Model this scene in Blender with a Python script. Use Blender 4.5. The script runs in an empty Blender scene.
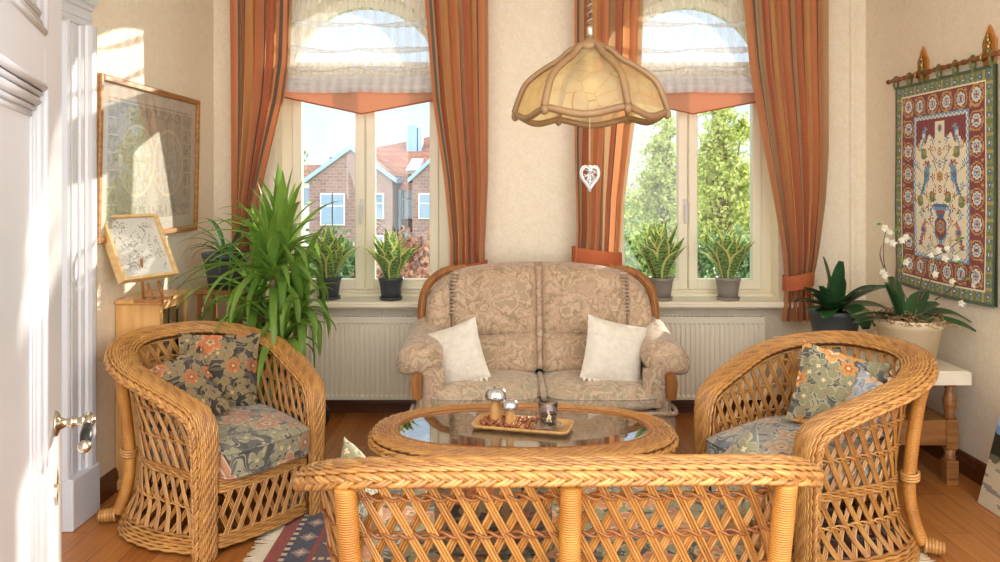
import bpy, math, random
import numpy as np
from mathutils import Vector, Matrix, noise as mnoise
random.seed(7); rng = np.random.RandomState(7)
SC = bpy.context.scene; COL = SC.collection
PI = math.pi
def rad(a): return a * PI / 180
def lin(c):
    return tuple(((x / 12.92) if x <= .04045 else ((x + .055) / 1.055) ** 2.4) for x in c)
def hexc(h): return lin(tuple(int(h[i:i + 2], 16) / 255 for i in (0, 2, 4)))
# ------------------------------------------------------------------ mesh builder
class MB:
    def __init__(s): s.v = []; s.f = []; s.m = []; s.uv = []; s.n = 0; s.smooth = []; s.fc = None
    def add(s, verts, faces, mi=0, smooth=True, uv=None):
        verts = np.asarray(verts, float).reshape(-1, 3)
        s.v.append(verts)
        s.uv.append(np.zeros((len(verts), 2)) if uv is None else np.asarray(uv, float))
        b = s.n
        s.f.extend([tuple(int(i) + b for i in f) for f in faces])
        s.m.extend([mi] * len(faces) if not hasattr(mi, '__len__') else mi)
        s.smooth.extend([smooth] * len(faces)); s.n += len(verts)
    def box(s, lo, hi, mi=0, M=None, bev=0):
        lo = np.array(lo, float); hi = np.array(hi, float)
        c = (lo + hi) / 2; h = (hi - lo) / 2
        if bev > 0:
            bev = min(bev, h.min() * .49); V = []
            for sx in (-1, 1):
                for sy in (-1, 1):
                    for sz in (-1, 1):
                        for ax in range(3):
                            p = h - bev; p = p.copy(); p[ax] = h[ax]
                            V.append(c + p * np.array((sx, sy, sz)))
            bm = None
            idx = {}; k = 0
            for sx in (-1, 1):
                for sy in (-1, 1):
                    for sz in (-1, 1):
                        for ax in range(3): idx[(sx, sy, sz, ax)] = k; k += 1
            F = []
            for ax in range(3):
                o = [a for a in range(3) if a != ax]
                for sg in (-1, 1):
                    q = []
                    for (p1, p2) in ((-1, -1), (1, -1), (1, 1), (-1, 1)):
                        t = [0, 0, 0]; t[ax] = sg; t[o[0]] = p1; t[o[1]] = p2; q.append(idx[(*t, ax)])
                    F.append(q if (sg > 0) == (ax != 1) else q[::-1])
            for ax in range(3):
                o = [a for a in range(3) if a != ax]
                for p1 in (-1, 1):
                    for p2 in (-1, 1):
                        t = [0, 0, 0]; t[o[0]] = p1; t[o[1]] = p2
                        a_ = list(t); a_[ax] = -1; b_ = list(t); b_[ax] = 1
                        F.append([idx[(*a_, o[0])], idx[(*b_, o[0])], idx[(*b_, o[1])], idx[(*a_, o[1])]])
            for sx in (-1, 1):
                for sy in (-1, 1):
                    for sz in (-1, 1): F.append([idx[(sx, sy, sz, a)] for a in range(3)])
        else:
            V = [c + h * np.array((x, y, z)) for x in (-1, 1) for y in (-1, 1) for z in (-1, 1)]
            F = [(0, 1, 3, 2), (4, 6, 7, 5), (0, 4, 5, 1), (2, 3, 7, 6), (0, 2, 6, 4), (1, 5, 7, 3)]
        V = np.array(V)
        if M is not None: V = xf(M, V)
        s.add(V, F, mi, False)
    def tube(s, pts, r, n=6, closed=False, W=None, ry=None, mi=0, caps=True):
        P = np.asarray(pts, float); m = len(P)
        if closed: T = np.roll(P, -1, 0) - np.roll(P, 1, 0)
        else: T = np.gradient(P, axis=0)
        T /= (np.linalg.norm(T, axis=1, keepdims=True) + 1e-12)
        if W is None:
            W = np.zeros((m, 3)); a = np.array((0, 0, 1.)) if abs(T[0][2]) < .9 else np.array((1., 0, 0))
            w = a - T[0] * a.dot(T[0]); w /= np.linalg.norm(w)
            for i in range(m):
                w = w - T[i] * w.dot(T[i]); w /= (np.linalg.norm(w) + 1e-12); W[i] = w
        else:
            W = np.asarray(W, float) * np.ones((m, 3)); W = W - T * (W * T).sum(1, keepdims=True)
            W /= (np.linalg.norm(W, axis=1, keepdims=True) + 1e-12)
        N = np.cross(T, W)
        rx = np.ones(m) * r; ry = rx if ry is None else np.ones(m) * ry
        a = np.arange(n) * 2 * PI / n
        V = P[:, None, :] + W[:, None, :] * (np.cos(a)[None, :, None] * rx[:, None, None]) + N[:, None, :] * (np.sin(a)[None, :, None] * ry[:, None, None])
        F = []
        mm = m if closed else m - 1
        for i in range(mm):
            j = (i + 1) % m
            for k in range(n):
                l = (k + 1) % n; F.append((i * n + k, i * n + l, j * n + l, j * n + k))
        if not closed and caps: F.append(tuple(range(n))[::-1]); F.append(tuple((m - 1) * n + k for k in range(n)))
        s.add(V.reshape(-1, 3), F, mi)
    def lathe(s, prof, n=24, c=(0, 0, 0), mi=0, smooth=True, closed_prof=False, fn=None):
        a = np.arange(n) * 2 * PI / n; V = []
        for (r, z) in prof:
            for t in a:
                k = fn(t) if fn else 1
                V.append((c[0] + r * k * math.cos(t), c[1] + r * k * math.sin(t), c[2] + z))
        F = []; m = len(prof)
        for i in range(m if closed_prof else m - 1):
            for k in range(n):
                l = (k + 1) % n; j = (i + 1) % m; F.append((i * n + k, i * n + l, j * n + l, j * n + k))
        if not closed_prof:
            if prof[0][0] > 1e-4: F.append(tuple(range(n))[::-1])
            if prof[-1][0] > 1e-4: F.append(tuple((m - 1) * n + k for k in range(n)))
        s.add(V, F, mi, smooth)
    def grid(s, nu, nv, fn, mi=0, wrapu=False, smooth=True, mfn=None):
        V = []; UV = []
        for j in range(nv + 1):
            for i in range(nu + (0 if wrapu else 1)):
                V.append(fn(i / nu, j / nv)); UV.append((i / nu, j / nv))
        w = nu if wrapu else nu + 1; F = []; M = []
        for j in range(nv):
            for i in range(nu):
                k = (i + 1) % w; F.append((j * w + i, j * w + k, (j + 1) * w + k, (j + 1) * w + i))
                M.append(mfn(i / nu, j / nv) if mfn else mi)
        s.add(V, F, M, smooth, UV)
    def prism(s, poly, d, mi=0, smooth=False):   # poly: 3D points, d: extrusion vector
        n = len(poly); A = [Vector(p) for p in poly]; B = [p + Vector(d) for p in A]
        F = [tuple(range(n))[::-1], tuple(range(n, 2 * n))] + [(i, (i + 1) % n, n + (i + 1) % n, n + i) for i in range(n)]
        s.add([tuple(p) for p in A + B], F, mi, smooth)
    def ball(s, c, r, nu=12, nv=8, mi=0, M=None):
        r = (r, r, r) if not hasattr(r, '__len__') else r
        V = []; F = []
        for j in range(nv + 1):
            t = PI * j / nv
            for i in range(nu):
                p = 2 * PI * i / nu; V.append((r[0] * math.sin(t) * math.cos(p), r[1] * math.sin(t) * math.sin(p), -r[2] * math.cos(t)))
        V = np.array(V)
        if M is not None: V = xf(M, V)
        V = V + np.array(c)
        for j in range(nv):
            for i in range(nu): F.append((j * nu + i, j * nu + (i + 1) % nu, (j + 1) * nu + (i + 1) % nu, (j + 1) * nu + i))
        s.add(V, F, mi)
    def blade(s, pts, w, side, keel=.15, mi=(0, 0, 0, 0)):  # leaf: pts centreline, w half-widths, side vectors
        P = np.asarray(pts, float); m = len(P); S = np.asarray(side, float) * np.ones((m, 3))
        T = np.gradient(P, axis=0); T /= np.linalg.norm(T, axis=1, keepdims=True) + 1e-9
        S = S - T * (S * T).sum(1, keepdims=True); S /= np.linalg.norm(S, axis=1, keepdims=True) + 1e-9
        N = np.cross(T, S); w = np.asarray(w)[:, None]
        rows = [P + S * w * a + N * w * keel * k for a, k in ((-1, 1), (-.7, .6), (0, 0), (.7, .6), (1, 1))]
        V = np.stack(rows, 1).reshape(-1, 3); F = []; M = []
        for i in range(m - 1):
            for k in range(4): F.append((i * 5 + k, i * 5 + k + 1, (i + 1) * 5 + k + 1, (i + 1) * 5 + k)); M.append(mi[k])
        s.add(V, F, M)
    def build(s, name, mat, parent=None, M=None, label=None, colors=None):
        V = np.concatenate(s.v) if s.v else np.zeros((0, 3))
        if M is not None: V = xf(M, V)
        me = bpy.data.meshes.new(name); me.from_pydata(V.tolist(), [], s.f)
        mats = mat if isinstance(mat, (list, tuple)) else [mat]
        for q in mats: me.materials.append(q)
        me.polygons.foreach_set('material_index', s.m); me.polygons.foreach_set('use_smooth', s.smooth)
        uv = np.concatenate(s.uv)
        if uv.any():
            ul = me.uv_layers.new(name='UVMap'); li = np.zeros(len(me.loops), int); me.loops.foreach_get('vertex_index', li)
            ul.data.foreach_set('uv', uv[li].ravel())
        if colors is not None:
            at = me.color_attributes.new('pattern', 'FLOAT_COLOR', 'CORNER')
            tot = np.zeros(len(me.polygons), int); me.polygons.foreach_get('loop_total', tot)
            at.data.foreach_set('color', np.repeat(np.asarray(colors, float), tot, axis=0).ravel())
        me.update()
        o = bpy.data.objects.new(name, me); COL.objects.link(o)
        if parent: o.parent = parent
        if label: o['label'] = label
        return o
def xf(M, V):
    A = np.array(M); V = np.asarray(V, float); return V @ A[:3, :3].T + A[:3, 3]
def empty(name, loc=(0, 0, 0), rz=0, rot=None):
    o = bpy.data.objects.new(name, None); COL.objects.link(o); o.location = loc
    o.rotation_euler = rot if rot else (0, 0, rz); o.empty_display_size = .1; return o
def tag(o, label=None, cat=None, group=None, kind=None):
    for k, v in (('label', label), ('category', cat), ('group', group), ('kind', kind)):
        if v: o[k] = v
    return o
def copy_tree(o, parent=None):
    c = o.copy(); COL.objects.link(c); c.parent = parent
    for ch in [q for q in bpy.data.objects if q.parent == o]: copy_tree(ch, c)
    return c
def spl(pts, n=8, closed=False):
    P = [np.array(p, float) for p in pts]; out = []; m = len(P)
    for i in range(m if closed else m - 1):
        if closed: a, b, c, d = P[i - 1], P[i], P[(i + 1) % m], P[(i + 2) % m]
        else: a, b, c, d = P[max(i - 1, 0)], P[i], P[i + 1], P[min(i + 2, m - 1)]
        for k in range(n):
            t = k / n; out.append(.5 * (2 * b + (c - a) * t + (2 * a - 5 * b + 4 * c - d) * t * t + (3 * b - a - 3 * c + d) * t ** 3))
    if not closed: out.append(P[-1])
    return np.array(out)
def resamp(P, step=None, n=None, closed=False):
    P = np.asarray(P, float)
    if closed: P = np.vstack([P, P[:1]])
    d = np.r_[0, np.cumsum(np.linalg.norm(np.diff(P, axis=0), axis=1))]
    n = n or max(3, int(d[-1] / step)); q = np.linspace(0, d[-1], n + 1)
    if closed: q = q[:-1]
    return np.stack([np.interp(q, d, P[:, k]) for k in range(3)], 1), q
# ------------------------------------------------------------------ materials
def newmat(name):
    m = bpy.data.materials.new(name); m.use_nodes = True; nt = m.node_tree
    return m, nt, nt.nodes['Principled BSDF']
def N(nt, t, **kw):
    n = nt.nodes.new(t)
    for k, v in kw.items():
        if k in n.inputs: n.inputs[k].default_value = v
        else: setattr(n, k, v)
    return n
def ramp(nt, fac, stops, interp='LINEAR'):
    r = nt.nodes.new('ShaderNodeValToRGB'); r.color_ramp.interpolation = interp
    e = r.color_ramp.elements
    while len(e) < len(stops): e.new(.5)
    for q, (p, c) in zip(e, stops): q.position = p; q.color = (*c, 1)
    nt.links.new(fac, r.inputs[0]); return r.outputs[0]
def mixc(nt, f, a, b, mode='MIX'):
    m = nt.nodes.new('ShaderNodeMix'); m.data_type = 'RGBA'; m.blend_type = mode
    for v, i in ((f, 0), (a, 6), (b, 7)):
        if hasattr(v, 'is_linked'): nt.links.new(v, m.inputs[i])
        else: m.inputs[i].default_value = v if i == 0 else (*v, 1)
    return m.outputs[2]
def objco(nt, scale=(1, 1, 1), kind='Object', rot=(0, 0, 0)):
    tc = nt.nodes.new('ShaderNodeTexCoord'); mp = nt.nodes.new('ShaderNodeMapping')
    mp.inputs['Scale'].default_value = scale; mp.inputs['Rotation'].default_value = rot
    nt.links.new(tc.outputs[kind], mp.inputs[0]); return mp.outputs[0]
def bump(nt, b, h, s=.3, d=.01):
    n = N(nt, 'ShaderNodeBump', Strength=s, Distance=d); nt.links.new(h, n.inputs['Height']); nt.links.new(n.outputs[0], b.inputs['Normal'])
def mat(name, c, rough=.5, metal=0, c2=None, ns=8, stretch=(1, 1, 1), bs=0, bscale=60, spec=.5, sheen=0, sss=0, island=None, coat=0, trans=0):
    m, nt, b = newmat(name)
    b.inputs['Base Color'].default_value = (*c, 1); b.inputs['Roughness'].default_value = rough; b.inputs['Metallic'].default_value = metal
    b.inputs['Specular IOR Level'].default_value = spec
    if sheen: b.inputs['Sheen Weight'].default_value = sheen
    if coat: b.inputs['Coat Weight'].default_value = coat
    if c2 or bs: co = objco(nt, stretch)
    col = None
    if c2:
        nz = N(nt, 'ShaderNodeTexNoise', Scale=ns, Detail=4); nt.links.new(co, nz.inputs[0])
        col = ramp(nt, nz.outputs[0], [(.35, c), (.65, c2)])
        nt.links.new(col, b.inputs['Base Color'])
    if island:
        g = nt.nodes.new('ShaderNodeNewGeometry')
        ic = ramp(nt, g.outputs['Random Per Island'], island)
        if col is not None: ic = mixc(nt, .5, ic, col)
        nt.links.new(ic, b.inputs['Base Color']); col = ic
    if bs:
        nb = N(nt, 'ShaderNodeTexNoise', Scale=bscale, Detail=3); nt.links.new(co, nb.inputs[0]); bump(nt, b, nb.outputs[0], bs)
    if trans:
        tr = nt.nodes.new('ShaderNodeBsdfTranslucent'); ms = nt.nodes.new('ShaderNodeMixShader'); ms.inputs[0].default_value = trans
        if col is not None: nt.links.new(col, tr.inputs[0])
        else: tr.inputs[0].default_value = (*c, 1)
        nt.links.new(b.outputs[0], ms.inputs[1]); nt.links.new(tr.outputs[0], ms.inputs[2])
        nt.links.new(ms.outputs[0], nt.nodes['Material Output'].inputs[0])
    return m
def patmat(name, rough=.9, bs=.4, sheen=.2):
    m, nt, b = newmat(name); a = nt.nodes.new('ShaderNodeVertexColor'); a.layer_name = 'pattern'
    nt.links.new(a.outputs[0], b.inputs['Base Color']); b.inputs['Roughness'].default_value = rough
    b.inputs['Sheen Weight'].default_value = sheen
    if bs:
        co = objco(nt); nb = N(nt, 'ShaderNodeTexNoise', Scale=150); nt.links.new(co, nb.inputs[0]); bump(nt, b, nb.outputs[0], bs)
    return m
def glassy(name, tint=(1, 1, 1), ior=1.45, rough=0.0, boost=1.0):
    m, nt, b = newmat(name); nt.nodes.remove(b)
    t = nt.nodes.new('ShaderNodeBsdfTransparent'); t.inputs[0].default_value = (*tint, 1)
    g = nt.nodes.new('ShaderNodeBsdfGlossy'); g.inputs['Roughness'].default_value = rough
    fr = N(nt, 'ShaderNodeFresnel'); gm = nt.nodes.new('ShaderNodeNewGeometry'); io = N(nt, 'ShaderNodeMapRange'); io.inputs['To Min'].default_value = ior; io.inputs['To Max'].default_value = 1 / ior
    nt.links.new(gm.outputs['Backfacing'], io.inputs[0]); nt.links.new(io.outputs[0], fr.inputs[0]); ms = nt.nodes.new('ShaderNodeMixShader')
    mu = N(nt, 'ShaderNodeMath', operation='MULTIPLY', use_clamp=True); mu.inputs[1].default_value = boost
    nt.links.new(fr.outputs[0], mu.inputs[0])
    nt.links.new(mu.outputs[0], ms.inputs[0]); nt.links.new(t.outputs[0], ms.inputs[1]); nt.links.new(g.outputs[0], ms.inputs[2])
    nt.links.new(ms.outputs[0], nt.nodes['Material Output'].inputs[0]); return m
def woodmat(name, c, c2, axis=2, rough=.4, scale=1):
    st = [14, 14, 14]; st[axis] = 1.2
    return mat(name, c, rough, c2=c2, ns=3 * scale, stretch=tuple(st), bs=.08, bscale=10)
def mth(nt, op, a, b=None, c=None, clamp=False):
    n = nt.nodes.new('ShaderNodeMath'); n.operation = op; n.use_clamp = clamp
    for k, v in enumerate((a, b, c)):
        if v is None: continue
        if hasattr(v, 'is_linked'): nt.links.new(v, n.inputs[k])
        else: n.inputs[k].default_value = v
    return n.outputs[0]
def floral(name, base, cols, scale=9, rough=.9, plane='XZ', dens=.62):
    """printed fabric: five-petalled flowers, paired leaves and curling vines on a plain ground; cols: petal, pale, ochre, leaf, vine"""
    m, nt, b = newmat(name); co = objco(nt); sp = nt.nodes.new('ShaderNodeSeparateXYZ'); nt.links.new(co, sp.inputs[0])
    cb = nt.nodes.new('ShaderNodeCombineXYZ'); nt.links.new(sp.outputs[0], cb.inputs[0])
    nt.links.new(sp.outputs[2] if plane == 'XZ' else mth(nt, 'ADD', sp.outputs[1], mth(nt, 'MULTIPLY', sp.outputs[2], -1.0)), cb.inputs[1])
    p2 = cb.outputs[0]; out = base
    nz = N(nt, 'ShaderNodeTexNoise', Scale=scale * 1.1, Detail=1.5, Distortion=.8, noise_dimensions='2D'); nt.links.new(p2, nz.inputs['Vector'])
    vine = ramp(nt, nz.outputs[0], [(0, (0, 0, 0)), (.385, (1, 1, 1)), (.412, (0, 0, 0)), (.49, (1, 1, 1)), (.512, (0, 0, 0)), (.60, (1, 1, 1)), (.625, (0, 0, 0))], 'CONSTANT')
    blot = ramp(nt, nz.outputs[0], [(0, base), (.34, tuple(q * 1.7 for q in base)), (.385, base), (.56, tuple(q * 1.5 for q in base)), (.66, base)], 'CONSTANT')
    c = mixc(nt, vine, blot, cols[4])
    def motif(c, off, sc, jit, n_p, amp, R, stops, thr):
        ad = nt.nodes.new('ShaderNodeVectorMath'); ad.operation = 'ADD'; nt.links.new(p2, ad.inputs[0]); ad.inputs[1].default_value = (off, off * .7, 0)
        v = N(nt, 'ShaderNodeTexVoronoi', Scale=sc, Randomness=jit, voronoi_dimensions='2D'); nt.links.new(ad.outputs[0], v.inputs['Vector'])
        sub = nt.nodes.new('ShaderNodeVectorMath'); sub.operation = 'SUBTRACT'; nt.links.new(ad.outputs[0], sub.inputs[0]); nt.links.new(v.outputs['Position'], sub.inputs[1])
        s2 = nt.nodes.new('ShaderNodeSeparateXYZ'); nt.links.new(sub.outputs[0], s2.inputs[0]); sc_ = nt.nodes.new('ShaderNodeSeparateColor'); nt.links.new(v.outputs['Color'], sc_.inputs[0])
        ang = mth(nt, 'ADD', mth(nt, 'ARCTAN2', s2.outputs[1], s2.outputs[0]), mth(nt, 'MULTIPLY', sc_.outputs[1], 6.28))
        pet = mth(nt, 'ADD', mth(nt, 'MULTIPLY', mth(nt, 'ABSOLUTE', mth(nt, 'COSINE', mth(nt, 'MULTIPLY', ang, n_p / 2))), amp), 1 - amp)
        d = mth(nt, 'DIVIDE', v.outputs['Distance'], mth(nt, 'MULTIPLY', pet, R))
        col = ramp(nt, d, stops, 'CONSTANT')
        mask = mth(nt, 'MULTIPLY', mth(nt, 'LESS_THAN', d, 1.0), mth(nt, 'LESS_THAN', sc_.outputs[2], thr))
        return mixc(nt, mask, c, col)
    c = motif(c, 3.1, scale * 1.5, .9, 2, .92, .62, [(0, cols[2]), (.12, cols[3]), (.8, cols[4])], .8)
    c = motif(c, 7.7, scale * 1.35, .8, 4, .7, .5, [(0, cols[1]), (.25, cols[3]), (.85, cols[4])], .5)
    c = motif(c, 0, scale * .8, .75, 5, .42, .50, [(0, cols[2]), (.16, cols[1]), (.34, cols[0]), (.62, tuple(q * 1.25 for q in cols[0])), (.90, cols[1])], dens)
    c = motif(c, 5.3, scale * 1.2, .85, 6, .40, .42, [(0, cols[1]), (.2, cols[2]), (.5, cols[0])], .25)
    nt.links.new(c, b.inputs['Base Color']); b.inputs['Roughness'].default_value = rough; b.inputs['Sheen Weight'].default_value = .3
    nb = N(nt, 'ShaderNodeTexNoise', Scale=260); nt.links.new(co, nb.inputs[0]); bump(nt, b, nb.outputs[0], .25, .003)
    return m
M = {}
M['wicker'] = mat('wicker', hexc('c28e4a'), .28, c2=hexc('9c6a38'), ns=14, spec=.6, coat=.25,
                  island=[(0, hexc('8f5c2e')), (.3, hexc('bd8442')), (.7, hexc('d8a760')), (1, hexc('a46f38'))])
M['wicker_gap'] = mat('wicker_core', hexc('5c3418'), .6)  # core coloured dark to stand in for shade between the strands
M['wicker_dark'] = mat('wicker_dark', hexc('9a5c2c'), .32, c2=hexc('7a4420'), ns=12, spec=.6,
                  island=[(0, hexc('8a5026')), (.5, hexc('b57836')), (1, hexc('6f3d1e'))])
def wrapped():
    m, nt, b = newmat('wrapped_cane'); co = objco(nt)
    w = N(nt, 'ShaderNodeTexWave', Scale=48, Distortion=.2, bands_direction='Z'); nt.links.new(co, w.inputs[0])
    nz = N(nt, 'ShaderNodeTexNoise', Scale=6); nt.links.new(co, nz.inputs[0])
    c = ramp(nt, nz.outputs[0], [(.35, hexc('d79a48')), (.65, hexc('bd7c34'))])
    d = ramp(nt, w.outputs[0], [(0, hexc('8d5a26')), (.25, (1, 1, 1))])
    nt.links.new(mixc(nt, .6, c, mixc(nt, 1, c, d, 'MULTIPLY')), b.inputs['Base Color'])
    b.inputs['Roughness'].default_value = .33; bump(nt, b, w.outputs[0], .6, .003); return m
M['wrap'] = wrapped()
M['deck'] = mat('seat_weave', hexc('a87238'), .6)
M['floral'] = floral('floral_fabric', hexc('37322e'), [hexc('b0683e'), hexc('c9a47a'), hexc('8a5a30'), hexc('857653'), hexc('94805c')], 9, dens=.42)
M['floral2'] = floral('floral_seat_fabric', hexc('4b4a46'), [hexc('a9795a'), hexc('c9b392'), hexc('8c6642'), hexc('8b886c'), hexc('a39c82')], 8, plane='XY', dens=.38)
M['floral5'] = floral('floral_grey_seat_fabric', hexc('5c5f62'), [hexc('b09070'), hexc('c9bda4'), hexc('8c7050'), hexc('96958a'), hexc('b0ad9e')], 8, plane='XY', dens=.34)
M['floral3'] = floral('floral_grey_fabric', hexc('54554f'), [hexc('c99252'), hexc('dcc8a2'), hexc('b06a35'), hexc('8f8c6c'), hexc('aaa284')], 8, dens=.45)
M['floral4'] = floral('floral_bench_fabric', hexc('3f3d38'), [hexc('b4764a'), hexc('cdb088'), hexc('8f6238'), hexc('8a8460'), hexc('a59a78')], 9, plane='XY', dens=.42)
M['floralb'] = floral('floral_bluish_fabric', hexc('8a929c'), [hexc('c8a888'), hexc('c9d2dc'), hexc('5c6470'), hexc('a7adb0'), hexc('c5cbd2')], 10, dens=.4)
def brocade(name, cols, sc):
    m, nt, b = newmat(name); co = objco(nt)
    n1 = N(nt, 'ShaderNodeTexNoise', Scale=sc, Detail=5, Distortion=.35); nt.links.new(co, n1.inputs[0])
    a = ramp(nt, n1.outputs[0], [(0, cols[3]), (.38, cols[0]), (.44, cols[2]), (.475, cols[1]), (.535, cols[0]), (.575, cols[3]), (.63, cols[1])], 'CONSTANT')
    n2 = N(nt, 'ShaderNodeTexNoise', Scale=sc * 2.2, Detail=3, Distortion=.9); nt.links.new(co, n2.inputs[0])
    l = ramp(nt, n2.outputs[0], [(0, (0, 0, 0)), (.48, (1, 1, 1)), (.515, (0, 0, 0)), (.60, (.7, .7, .7)), (.63, (0, 0, 0))], 'CONSTANT')
    n3 = N(nt, 'ShaderNodeTexNoise', Scale=sc * .55); nt.links.new(co, n3.inputs[0]); k = ramp(nt, n3.outputs[0], [(.42, cols[2]), (.58, cols[4])])
    mm = nt.nodes.new('ShaderNodeMath'); mm.operation = 'MULTIPLY'; mm.inputs[1].default_value = .7; nt.links.new(l, mm.inputs[0])
    nt.links.new(mixc(nt, mm.outputs[0], a, k), b.inputs['Base Color']); b.inputs['Roughness'].default_value = .85; b.inputs['Sheen Weight'].default_value = .35
    nb = N(nt, 'ShaderNodeTexNoise', Scale=220); nt.links.new(co, nb.inputs[0]); bump(nt, b, nb.outputs[0], .2, .003); return m
M['sofa'] = brocade('sofa_fabric', [hexc('cdb296'), hexc('c0a288'), hexc('a08a6c'), hexc('b39a7e'), hexc('a59c80')], 9)
M['sofaseat'] = brocade('sofa_seat_fabric', [hexc('cfb99f'), hexc('c4ab90'), hexc('a5967a'), hexc('b4a68c'), hexc('a49e88')], 7)
M['white_cloth'] = mat('white_linen', hexc('ece6da'), .9, c2=hexc('e2dacb'), ns=30, bs=.35, bscale=120, sheen=.2)
M['oak'] = woodmat('oak', hexc('a8713a'), hexc('8a5527'), 2)
M['oak_light'] = woodmat('light_beech', hexc('dcae70'), hexc('cf9c5c'), 2)
M['pale_wood'] = woodmat('pale_wood', hexc('e2c48e'), hexc('d3af74'), 0)
M['frame_wood'] = woodmat('frame_wood', hexc('b98548'), hexc('94602d'), 1)
M['dark_wood'] = woodmat('dark_baseboard', hexc('6a3c20'), hexc('532c17'), 0, .35)
M['bench_wood'] = woodmat('bench_wood', hexc('9a6a3a'), hexc('7c5028'), 0, .4)
M['white_paint'] = mat('white_paint', hexc('d0d3d8'), .3, bs=.05, bscale=30)
M['cream_paint'] = mat('cream_window_paint', hexc('efe6cf'), .35)
M['radiator'] = mat('radiator_enamel', hexc('ece5d2'), .4)
M['nickel'] = mat('aged_nickel', hexc('c9bda8'), .22, 1)
M['black'] = mat('black_plastic', hexc('1c1c1e'), .4)
M['pot_dark'] = mat('anthracite_pot', hexc('3f4348'), .45)
M['pot_grey'] = mat('grey_pot', hexc('8d857d'), .5)
M['pot_cream'] = mat('cream_pot', hexc('dccdac'), .5, c2=hexc('cfbd97'), ns=5)
M['soil'] = mat('potting_soil', hexc('4a3323'), .95, bs=.8)
M['yucca'] = mat('palm_leaf', hexc('7fa848'), .28, c2=hexc('5c8c40'), ns=5, spec=.6, trans=.5, island=[(0, hexc('5f9040')), (.5, hexc('86b048')), (1, hexc('b4cf62'))])
M['leaf_dark'] = mat('dark_orchid_leaf', hexc('3f663a'), .3, c2=hexc('2e5032'), ns=6, trans=.2)
M['leaf_arch'] = mat('arching_leaf', hexc('5c8a58'), .3, c2=hexc('44704a'), ns=6, trans=.4)
M['leaf_fresh'] = mat('bud_green', hexc('7fae3e'), .5, trans=.3)
M['petal'] = mat('orchid_petal', hexc('f1efdf'), .6, trans=.3)
M['stem'] = mat('orchid_stem', hexc('5c4636'), .6)
M['moss'] = mat('dry_moss', hexc('8d6a48'), .95, c2=hexc('a98a63'), ns=40, bs=.8)
def snake():
    m, nt, b = newmat('snake_plant_leaf'); co = objco(nt)
    w = N(nt, 'ShaderNodeTexWave', Scale=14, Distortion=9, Detail=3, bands_direction='Z'); w.inputs['Detail Scale'].default_value = 3
    nt.links.new(co, w.inputs[0])
    c = ramp(nt, w.outputs[0], [(.2, hexc('52763f')), (.6, hexc('9aba74'))]); nt.links.new(c, b.inputs['Base Color']); b.inputs['Roughness'].default_value = .4
    tr = nt.nodes.new('ShaderNodeBsdfTranslucent'); nt.links.new(c, tr.inputs[0]); ms = nt.nodes.new('ShaderNodeMixShader'); ms.inputs[0].default_value = .38
    nt.links.new(b.outputs[0], ms.inputs[1]); nt.links.new(tr.outputs[0], ms.inputs[2]); nt.links.new(ms.outputs[0], nt.nodes['Material Output'].inputs[0])
    return m
M['snake'] = snake(); M['snake_edge'] = mat('snake_plant_margin', hexc('e2e08c'), .45, trans=.3)
M['glass'] = glassy('window_glass', (.96, .98, .98), 1.45)
M['tglass'] = glassy('table_glass', (.90, .93, .92), 1.5, boost=2.4)
M['dglass'] = glassy('drinking_glass', (.93, .95, .95), 1.5, boost=2.2)
M['pglass'] = glassy('picture_glass', (.97, .97, .97), 1.5, boost=1.2)
M['clear'] = mat('clear_glass', (1, 1, 1), .02); M['clear'].node_tree.nodes['Principled BSDF'].inputs['Transmission Weight'].default_value = 1
M['crystal'] = M['clear']
M['silver'] = mat('mercury_glass', hexc('d8dadd'), .12, .9)
M['lamp_wood'] = mat('taupe_lamp_wood', hexc('93744f'), .45, c2=hexc('846544'), ns=10)
def wallmat():
    m, nt, b = newmat('textured_wallpaper'); co = objco(nt)
    v = N(nt, 'ShaderNodeTexNoise', Scale=26, Detail=2, Distortion=1.5); nt.links.new(co, v.inputs[0])
    c = ramp(nt, v.outputs[0], [(.35, hexc('ecdfc6')), (.65, hexc('f2e8d3'))]); nt.links.new(c, b.inputs['Base Color'])
    b.inputs['Roughness'].default_value = .55; bump(nt, b, v.outputs[0], .35, .01); return m
M['wall'] = wallmat(); M['ceiling'] = mat('ceiling_paint', hexc('f2ece0'), .8)
def floormat():
    m, nt, b = newmat('oak_planks'); co = objco(nt, (1, 1, 1), rot=(0, 0, rad(90)))
    br = N(nt, 'ShaderNodeTexBrick', Scale=1, offset=.37); nt.links.new(co, br.inputs[0])
    br.inputs['Brick Width'].default_value = 1.15; br.inputs['Row Height'].default_value = .135; br.inputs['Mortar Size'].default_value = .0018
    br.inputs['Color1'].default_value = (*hexc('a9672f'), 1); br.inputs['Color2'].default_value = (*hexc('c28345'), 1); br.inputs['Mortar'].default_value = (*hexc('5a3216'), 1)
    co2 = objco(nt, (18, 1.3, 1)); nz = N(nt, 'ShaderNodeTexNoise', Scale=2.4, Detail=5, Distortion=.6); nt.links.new(co2, nz.inputs[0])
    g = ramp(nt, nz.outputs[0], [(.3, (.72, .66, .6)), (.65, (1, 1, 1))])
    nt.links.new(mixc(nt, 1, br.outputs[0], g, 'MULTIPLY'), b.inputs['Base Color']); b.inputs['Roughness'].default_value = .36
    bump(nt, b, nz.outputs[0], .06, .004); return m
M['floor'] = floormat()
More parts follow.
